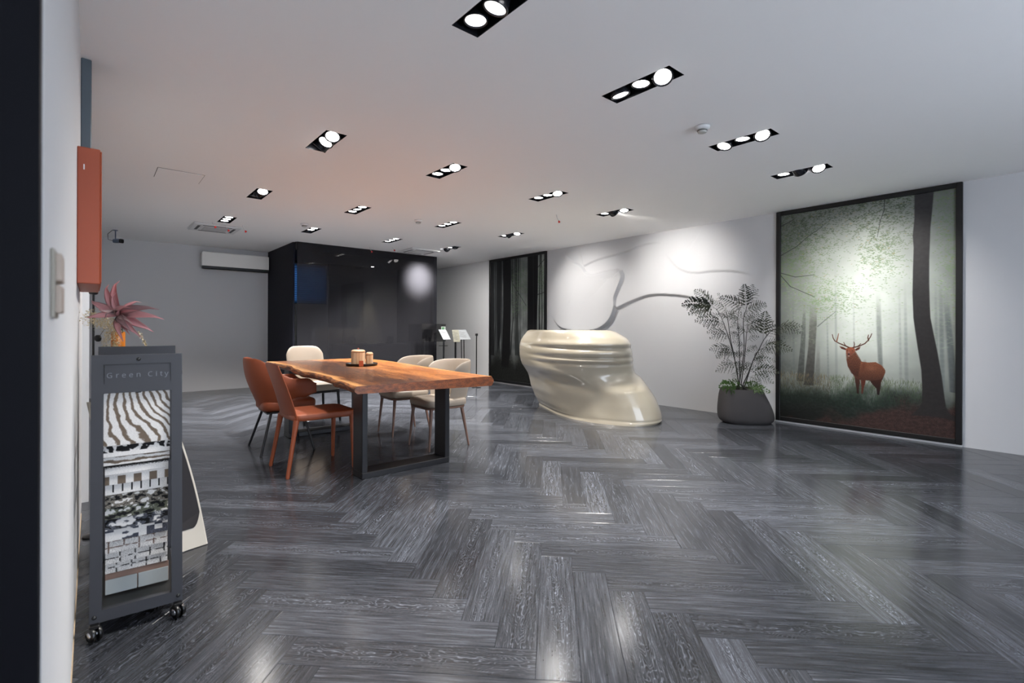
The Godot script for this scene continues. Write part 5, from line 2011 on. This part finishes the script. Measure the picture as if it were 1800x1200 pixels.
func dried_flowers(c: Vector3) -> void:
	var o := thing("dried_bouquet", "dried bouquet of dusty pink strap leaves and golden sprays behind the trolley", "bouquet", c, -0.7035)
	var r := RandomNumberGenerator.new()
	r.seed = 61
	var pink := mat(Color(0.72, 0.52, 0.53), 0.6)
	var mauve := mat(Color(0.50, 0.40, 0.41), 0.65)
	var pale := mat(Color(0.68, 0.58, 0.57), 0.7)
	var k := 0.000385
	# local: x right, y up, z to the viewer; leaf base, bend, tip (picture offsets from the heart of the rosette)
	var heart := Vector3(0.032, 0.088, 0.03)
	var tips := [[330, 155, 0.0, 0], [430, 95, -0.02, 0], [490, 272, 0.03, 0], [655, 350, -0.06, 0], [805, 440, 0.10, 0], [1075, 455, 0.04, 1], [1165, 625, 0.05, 0], [955, 795, 0.0, 0], [825, 765, 0.09, 1], [680, 915, 0.06, 0], [700, 830, 0.03, 0], [165, 370, 0.02, 0], [205, 638, 0.06, 0], [160, 465, -0.03, 0], [630, 480, 0.08, 2], [800, 680, 0.07, 2], [560, 560, 0.11, 1], [450, 500, 0.09, 2], [860, 860, 0.04, 0]]
	for t in tips:
		var e := Vector3((t[0] - 520) * k, -(t[1] - 570) * k, t[2]) + heart
		var d := e - heart
		var ln := d.length()
		var up := Vector3(0, 0.3, 1).normalized()
		var side := d.cross(up).normalized()
		var nn := side.cross(d).normalized()
		var rows := []
		var n := 14
		for i in n + 1:
			var u := float(i) / n
			var p := heart + d * u + nn * ln * 0.10 * sin(PI * u) + Vector3(0, 0.03 * u * u * signf(d.y + 0.02) * -0.3, 0)
			if u > 0.85:
				p += (side * 0.5 - nn) * (u - 0.85) * 0.09
			var w := (0.0175 * pow(sin(PI * clampf(pow(u, 0.8) * 0.88 + 0.12, 0, 1)), 1.1) + 0.0008) * clampf(ln / 0.16, 0.6, 1.2)
			var row := PackedVector3Array()
			for c2 in 7:
				var s := (c2 - 3) / 3.0
				row.append(p + side * w * s + nn * w * 0.55 * s * s)
			for c2 in range(5, 0, -1):
				var s := (c2 - 3) / 3.0
				row.append(p + side * w * s + nn * (w * 0.55 * s * s - 0.0022))
			rows.append(row)
		var b := MB.new()
		b.grid(rows, true, false)
		obj("strap_leaf", b, [pink, mauve, pale][t[3]], o)
	# golden sprays
	var gold := mat(Color(0.80, 0.74, 0.60), 0.5)
	var lines := [[Vector3(0.0, 0.02, 0.03), Vector3(-0.15, 0.075, 0.02), 0.030, 700], [Vector3(-0.02, 0.06, 0.03), Vector3(-0.13, 0.105, 0.03), 0.020, 260], [Vector3(0.02, 0.06, 0.05), Vector3(0.035, -0.085, 0.07), 0.028, 700], [Vector3(-0.01, 0.0, 0.05), Vector3(-0.03, -0.085, 0.06), 0.016, 220], [Vector3(0.14, 0.0, 0.05), Vector3(0.19, -0.07, 0.06), 0.007, 120]]
	for l in lines:
		var b := MB.new()
		b.tube([l[0], l[0].lerp(l[1], 0.5) + Vector3(0, 0.008, 0), l[1]], [0.0015, 0.001], 5)
		for i in int(l[3]):
			var t := r.randf()
			var p: Vector3 = l[0].lerp(l[1], t) + Vector3(r.randfn(0, 1), r.randfn(0, 1), r.randfn(0, 0.7)) * l[2] * 0.55
			var a := Vector3(r.randfn(0, 1), r.randfn(0, 1), r.randfn(0, 1)).normalized()
			var s := a.cross(Vector3.UP).normalized()
			var z := r.randf_range(0.005, 0.011)
			b.quad(p, p + a * z * 0.5 + s * z * 0.3, p + a * z, p + a * z * 0.5 - s * z * 0.3)
		var g := obj("golden_spray", b, gold, o)
		g.name = g.name
	# dark seed pods on wires
	var podm := mat(Color(0.06, 0.06, 0.065), 0.7)
	for q in [[-0.085, -0.03, 0.02], [-0.055, 0.14, -0.03]]:
		var b := MB.new()
		b.tube([Vector3(0.0, 0.02, 0.0), Vector3(q[0] * 0.6, q[1] * 0.4 + 0.03, q[2]), Vector3(q[0], q[1], q[2])], [0.001], 5)
		b.cushion(Vector3(q[0], q[1], q[2]), Vector3(0.015, 0.017, 0.012), 0.8, 1.0, Transform3D.IDENTITY, 14, 8)
		obj("seed_pod", b, podm, o)
	var st := MB.new()
	for i in 7:
		st.tube([Vector3(r.randf_range(-0.015, 0.015), -0.06, r.randf_range(-0.015, 0.015)), heart + Vector3(r.randf_range(-0.02, 0.02), -0.02, 0)], [0.003, 0.002], 5)
	obj("stems", st, mat(Color(0.2, 0.17, 0.14), 0.8), o)


# ---------------------------------------------------------------- air conditioner, detectors, vents, wires, camera
func build_ceiling_things() -> void:
	var o := thing("air_conditioner", "white wall mounted air conditioner beside the black room", "air conditioner", Vector3(2.015, 2.165, ZF))
	var b := MB.new()
	b.box(Vector3(0, 0.185, 0.10), Vector3(1.09, 0.27, 0.20), 0.025)
	obj("casing", b, mat(Color(0.93, 0.92, 0.90), 0.25), o)
	b = MB.new()
	b.box(Vector3(0, 0.185, 0.204), Vector3(1.085, 0.245, 0.012), 0.005)
	obj("front_panel", b, mat(Color(0.94, 0.93, 0.91), 0.18), o)
	b = MB.new()
	b.box(Vector3(0, 0.040, 0.165), Vector3(1.085, 0.052, 0.096), 0.008)
	obj("air_outlet", b, M.black, o)
	b = MB.new()
	b.box(Vector3(0, 0.012, 0.16), Vector3(1.02, 0.008, 0.09), 0.003, Transform3D(Basis(Vector3.RIGHT, 0.25), Vector3(0, 0.038, 0.004)))
	obj("louvre", b, mat(Color(0.7, 0.69, 0.68), 0.4), o)
	b = MB.new()
	b.box(Vector3(0.46, 0.05, 0.2135), Vector3(0.008, 0.004, 0.003))
	var gl := mat(Color(0.1, 0.5, 0.2), 0.4)
	gl.emission_enabled = true
	gl.emission = Color(0.1, 0.8, 0.3)
	gl.emission_energy_multiplier = 0.3
	obj("indicator_light", b, gl, o)
	# smoke detectors
	var sd: Node3D = null
	for q in [[3.32, -1.82, "round white smoke detector nearest the camera on the ceiling"], [2.256, -7.15, "small cream smoke detector beside the ceiling lamp at the black room's left corner"], [3.344, -5.9, "small white smoke detector on the ceiling above the black glass front"]]:
		if sd == null:
			sd = thing("smoke_detector", q[2], "smoke detector", Vector3(q[0], HC, q[1]), 0.0, "smoke detectors")
			b = MB.new()
			b.lathe([Vector2(0.0, 0.0), Vector2(0.052, 0.0), Vector2(0.052, -0.012), Vector2(0.047, -0.02), Vector2(0.038, -0.026), Vector2(0.0, -0.026)], 28)
			obj("base", b, M.white, sd)
			b = MB.new()
			b.lathe([Vector2(0.03, -0.024), Vector2(0.034, -0.032), Vector2(0.03, -0.045), Vector2(0.022, -0.048), Vector2(0, -0.048)], 24)
			obj("sensor_head", b, mat(Color(0.7, 0.7, 0.68), 0.5), sd)
			b = MB.new()
			b.lathe([Vector2(0.034, -0.030), Vector2(0.0355, -0.033), Vector2(0.034, -0.036)], 24)
			obj("vent_ring", b, mat(Color(0.25, 0.25, 0.25), 0.5), sd)
		else:
			dup(sd, Vector3(q[0], HC, q[1]), 0.0, q[2], "smoke detectors")
	# hatch
	var h := thing("ceiling_hatch", "flush white access hatch outlined in the ceiling at left", "hatch", Vector3(0.632, HC, -5.68), 0.0)
	b = MB.new()
	b.box(Vector3(0, -0.0005, 0), Vector3(0.37, 0.002, 0.37))
	obj("gap", b, mat(Color(0.25, 0.24, 0.24), 0.8), h)
	b = MB.new()
	b.box(Vector3(0, -0.003, 0), Vector3(0.362, 0.004, 0.362), 0.001)
	obj("cover", b, M.ceiling, h)
	# cassette vents
	for q in [[1.36, -8.3, "square white ceiling cassette with slot vents at the far left"], [4.69, -8.26, "square white ceiling cassette before the black glass front"]]:
		var c := thing("ceiling_cassette", q[2], "air vent", Vector3(q[0], HC, q[1]), 0.0, "ceiling cassettes")
		b = MB.new()
		b.box(Vector3(0, -0.012, 0), Vector3(0.60, 0.024, 0.60), 0.01)
		obj("frame", b, M.white, c)
		b = MB.new()
		b.box(Vector3(0, -0.026, 0), Vector3(0.30, 0.008, 0.30), 0.003)
		obj("grille", b, mat(Color(0.75, 0.75, 0.75), 0.6), c)
		for s in 4:
			b = MB.new()
			b.box(Vector3(0, -0.0245, 0.22), Vector3(0.36, 0.003, 0.035), 0.001, Transform3D(Basis(Vector3.UP, PI / 2 * s), Vector3.ZERO))
			obj("slot", b, mat(Color(0.3, 0.3, 0.31), 0.6), c)
	# cut wires with red caps
	var spots := [[1.26, -7.9, 0.05, "short white wire with red caps behind the far left lamp"], [1.44, -8.0, 0.06, "white wire with a red cap hanging below the left cassette"], [1.63, -7.86, 0.07, "long white bent wire with red cap right of the left cassette"], [3.80, -8.45, 0.07, "red capped wire before the top of the black glass"], [4.12, -8.2, 0.04, "faint red capped wire left of the right cassette"], [4.505, -4.445, 0.075, "lone wire with red tip above the reception desk"]]
	for q in spots:
		var w := thing("loose_wire", q[3], "wire", Vector3(q[0], HC, q[1]))
		var l: float = q[2]
		b = MB.new()
		b.tube([Vector3(0, 0, 0), Vector3(0.008, -l * 0.5, 0.004), Vector3(0.03, -l, 0.012)], [0.0032], 6)
		obj("cable", b, M.wire_white, w)
		for s in 2:
			b = MB.new()
			b.tube([Vector3(0.03, -l, 0.012), Vector3(0.034 + 0.016 * s, -l - 0.028 + 0.01 * s, 0.014)], [0.006, 0.0085], 6)
			obj("cap", b, M.red, w)
	# security camera at the far left
	var cm := thing("security_camera", "small security camera hanging from the ceiling at the far left", "camera", Vector3(0.262, HC, -9.5))
	b = MB.new()
	b.lathe([Vector2(0, 0), Vector2(0.03, 0), Vector2(0.03, -0.01), Vector2(0, -0.01)], 16)
	b.tube([Vector3(0, 0, 0), Vector3(0, -0.13, 0), Vector3(0.0, -0.14, 0.03)], [0.008], 8)
	obj("bracket", b, mat(Color(0.42, 0.46, 0.52), 0.5), cm)
	b = MB.new()
	b.box(Vector3(0, -0.165, 0.03), Vector3(0.06, 0.055, 0.12), 0.012, Transform3D(Basis(Vector3.UP, 0.7), Vector3.ZERO))
	obj("housing", b, mat(Color(0.40, 0.45, 0.52), 0.5), cm)
	b = MB.new()
	b.box(Vector3(0, -0.168, 0.105), Vector3(0.066, 0.06, 0.04), 0.012, Transform3D(Basis(Vector3.UP, 0.7), Vector3.ZERO))
	obj("lens_hood", b, M.black, cm)
	b = MB.new()
	b.tube([Vector3(-0.03, 0, 0), Vector3(-0.09, -0.07, 0), Vector3(-0.085, -0.15, 0), Vector3(-0.02, -0.165, 0)], [0.004], 6)
	obj("cable", b, M.black, cm)
	b = MB.new()
	b.box(Vector3.ZERO, Vector3(0.07, 0.07, 0.02), 0.005)
	var so := obj("wall_socket", b, M.black)
	so.position = Vector3(1.17, 0.35, ZF + 0.01)
	tag(so, "small black socket low on the far wall right of the trolley", "socket")


# ---------------------------------------------------------------- display stands beyond the table's right end
func build_stands() -> void:
	var paper := mat(Color(0.47, 0.48, 0.49), 0.6)
	var cream := mat(Color(0.50, 0.49, 0.44), 0.6)
	var ink := mat(Color(0.30, 0.31, 0.31), 0.7)
	var defs := [
		[5.17, -8.1, 0.17, 1.015, 0, "leftmost tilted white sign on a slim black stand by the black room"],
		[5.335, -7.95, 0.15, 0.99, 1, "cream printed sign on a stout black stand, middle of the stands"],
		[5.56, -8.05, 0.27, 1.01, 2, "widest tilted white sign on a double legged black stand"]]
	for d in defs:
		var o := thing("sign_stand", d[5], "sign stand", Vector3(d[0], 0, d[1]), 0.0, "sign stands")
		var h: float = d[3]
		var w: float = d[2]
		var k: int = d[4]
		var tilt := -0.75 if k != 1 else -0.25
		var xf := Transform3D(Basis(Vector3.RIGHT, tilt), Vector3(0, h, 0))
		var b := MB.new()
		b.box(Vector3(0, 0, 0), Vector3(w, 0.26 if k != 1 else 0.24, 0.008), 0.002, xf)
		obj("board", b, cream if k == 1 else paper, o)
		b = MB.new()
		for i in 9 if k != 0 else 3:
			b.box(Vector3(-0.02 + 0.02 * (i % 3 - 1), 0.085 - 0.02 * i, 0.0045), Vector3(w * (0.62 if i % 4 else 0.3), 0.005, 0.001), 0.0, xf)
		obj("printed_lines", b, ink, o)
		var legs: Array = [[[0.0]], [[0.0]], [[-0.03, 0.03]]][k][0]
		for x in legs:
			b = MB.new()
			if k == 1:
				b.box(Vector3(x, h / 2 - 0.02, -0.02), Vector3(0.034, h - 0.05, 0.02), 0.003)
			else:
				b.tube([Vector3(x - (0.03 if k == 0 else 0.0), 0.01, 0.02), Vector3(x, h - 0.02, -0.01)], [0.009], 8)
			obj("post", b, M.black_metal, o)
		b = MB.new()
		b.box(Vector3(0, 0.006, 0), Vector3(0.13, 0.012, 0.18), 0.003)
		obj("base", b, M.black_metal, o)
		if k == 0:
			b = MB.new()
			b.tube([Vector3(-0.13, 0.80, 0.0), Vector3(0.07, 0.80, 0.0)], [0.006], 6)
			obj("crossbar", b, M.black_metal, o)
	var p := thing("stanchion", "slim black post with square top right of the sign stands", "post", Vector3(5.63, 0, -7.69))
	var b := MB.new()
	b.tube([Vector3(0, 0.01, 0), Vector3(0, 1.0, 0)], [0.011], 10)
	obj("pole", b, M.black_metal, p)
	b = MB.new()
	b.box(Vector3(0, 1.015, 0), Vector3(0.04, 0.045, 0.04), 0.005)
	obj("head", b, M.black, p)
	b = MB.new()
	b.lathe([Vector2(0, 0), Vector2(0.09, 0), Vector2(0.09, 0.006), Vector2(0.02, 0.014), Vector2(0, 0.014)], 24)
	obj("base", b, M.black_metal, p)
	# dark notice board standing before the corner of the black room
	var n := thing("notice_board", "smoky clear board with small green picture before the black room's corner", "board", Vector3(5.15, 0, -8.45))
	b = MB.new()
	b.box(Vector3(0, 1.045, 0), Vector3(0.54, 0.35, 0.008), 0.002)
	var smoke := mat(Color(0.03, 0.03, 0.035, 0.45), 0.05)
	smoke.transparency = BaseMaterial3D.TRANSPARENCY_ALPHA
	obj("board", b, smoke, n)
	b = MB.new()
	b.box(Vector3(0.21, 1.10, 0.007), Vector3(0.10, 0.14, 0.003))
	obj("picture_backing", b, mat(Color(0.55, 0.58, 0.55), 0.6), n)
	b = MB.new()
	b.box(Vector3(0.20, 1.12, 0.0095), Vector3(0.05, 0.07, 0.002))
	obj("picture", b, mat(Color(0.22, 0.42, 0.26), 0.6), n)
	for x in [-0.22, 0.22]:
		b = MB.new()
		b.tube([Vector3(x, 0.0, -0.01), Vector3(x, 0.88, -0.01)], [0.008], 8)
		obj("post", b, M.black_metal, n)
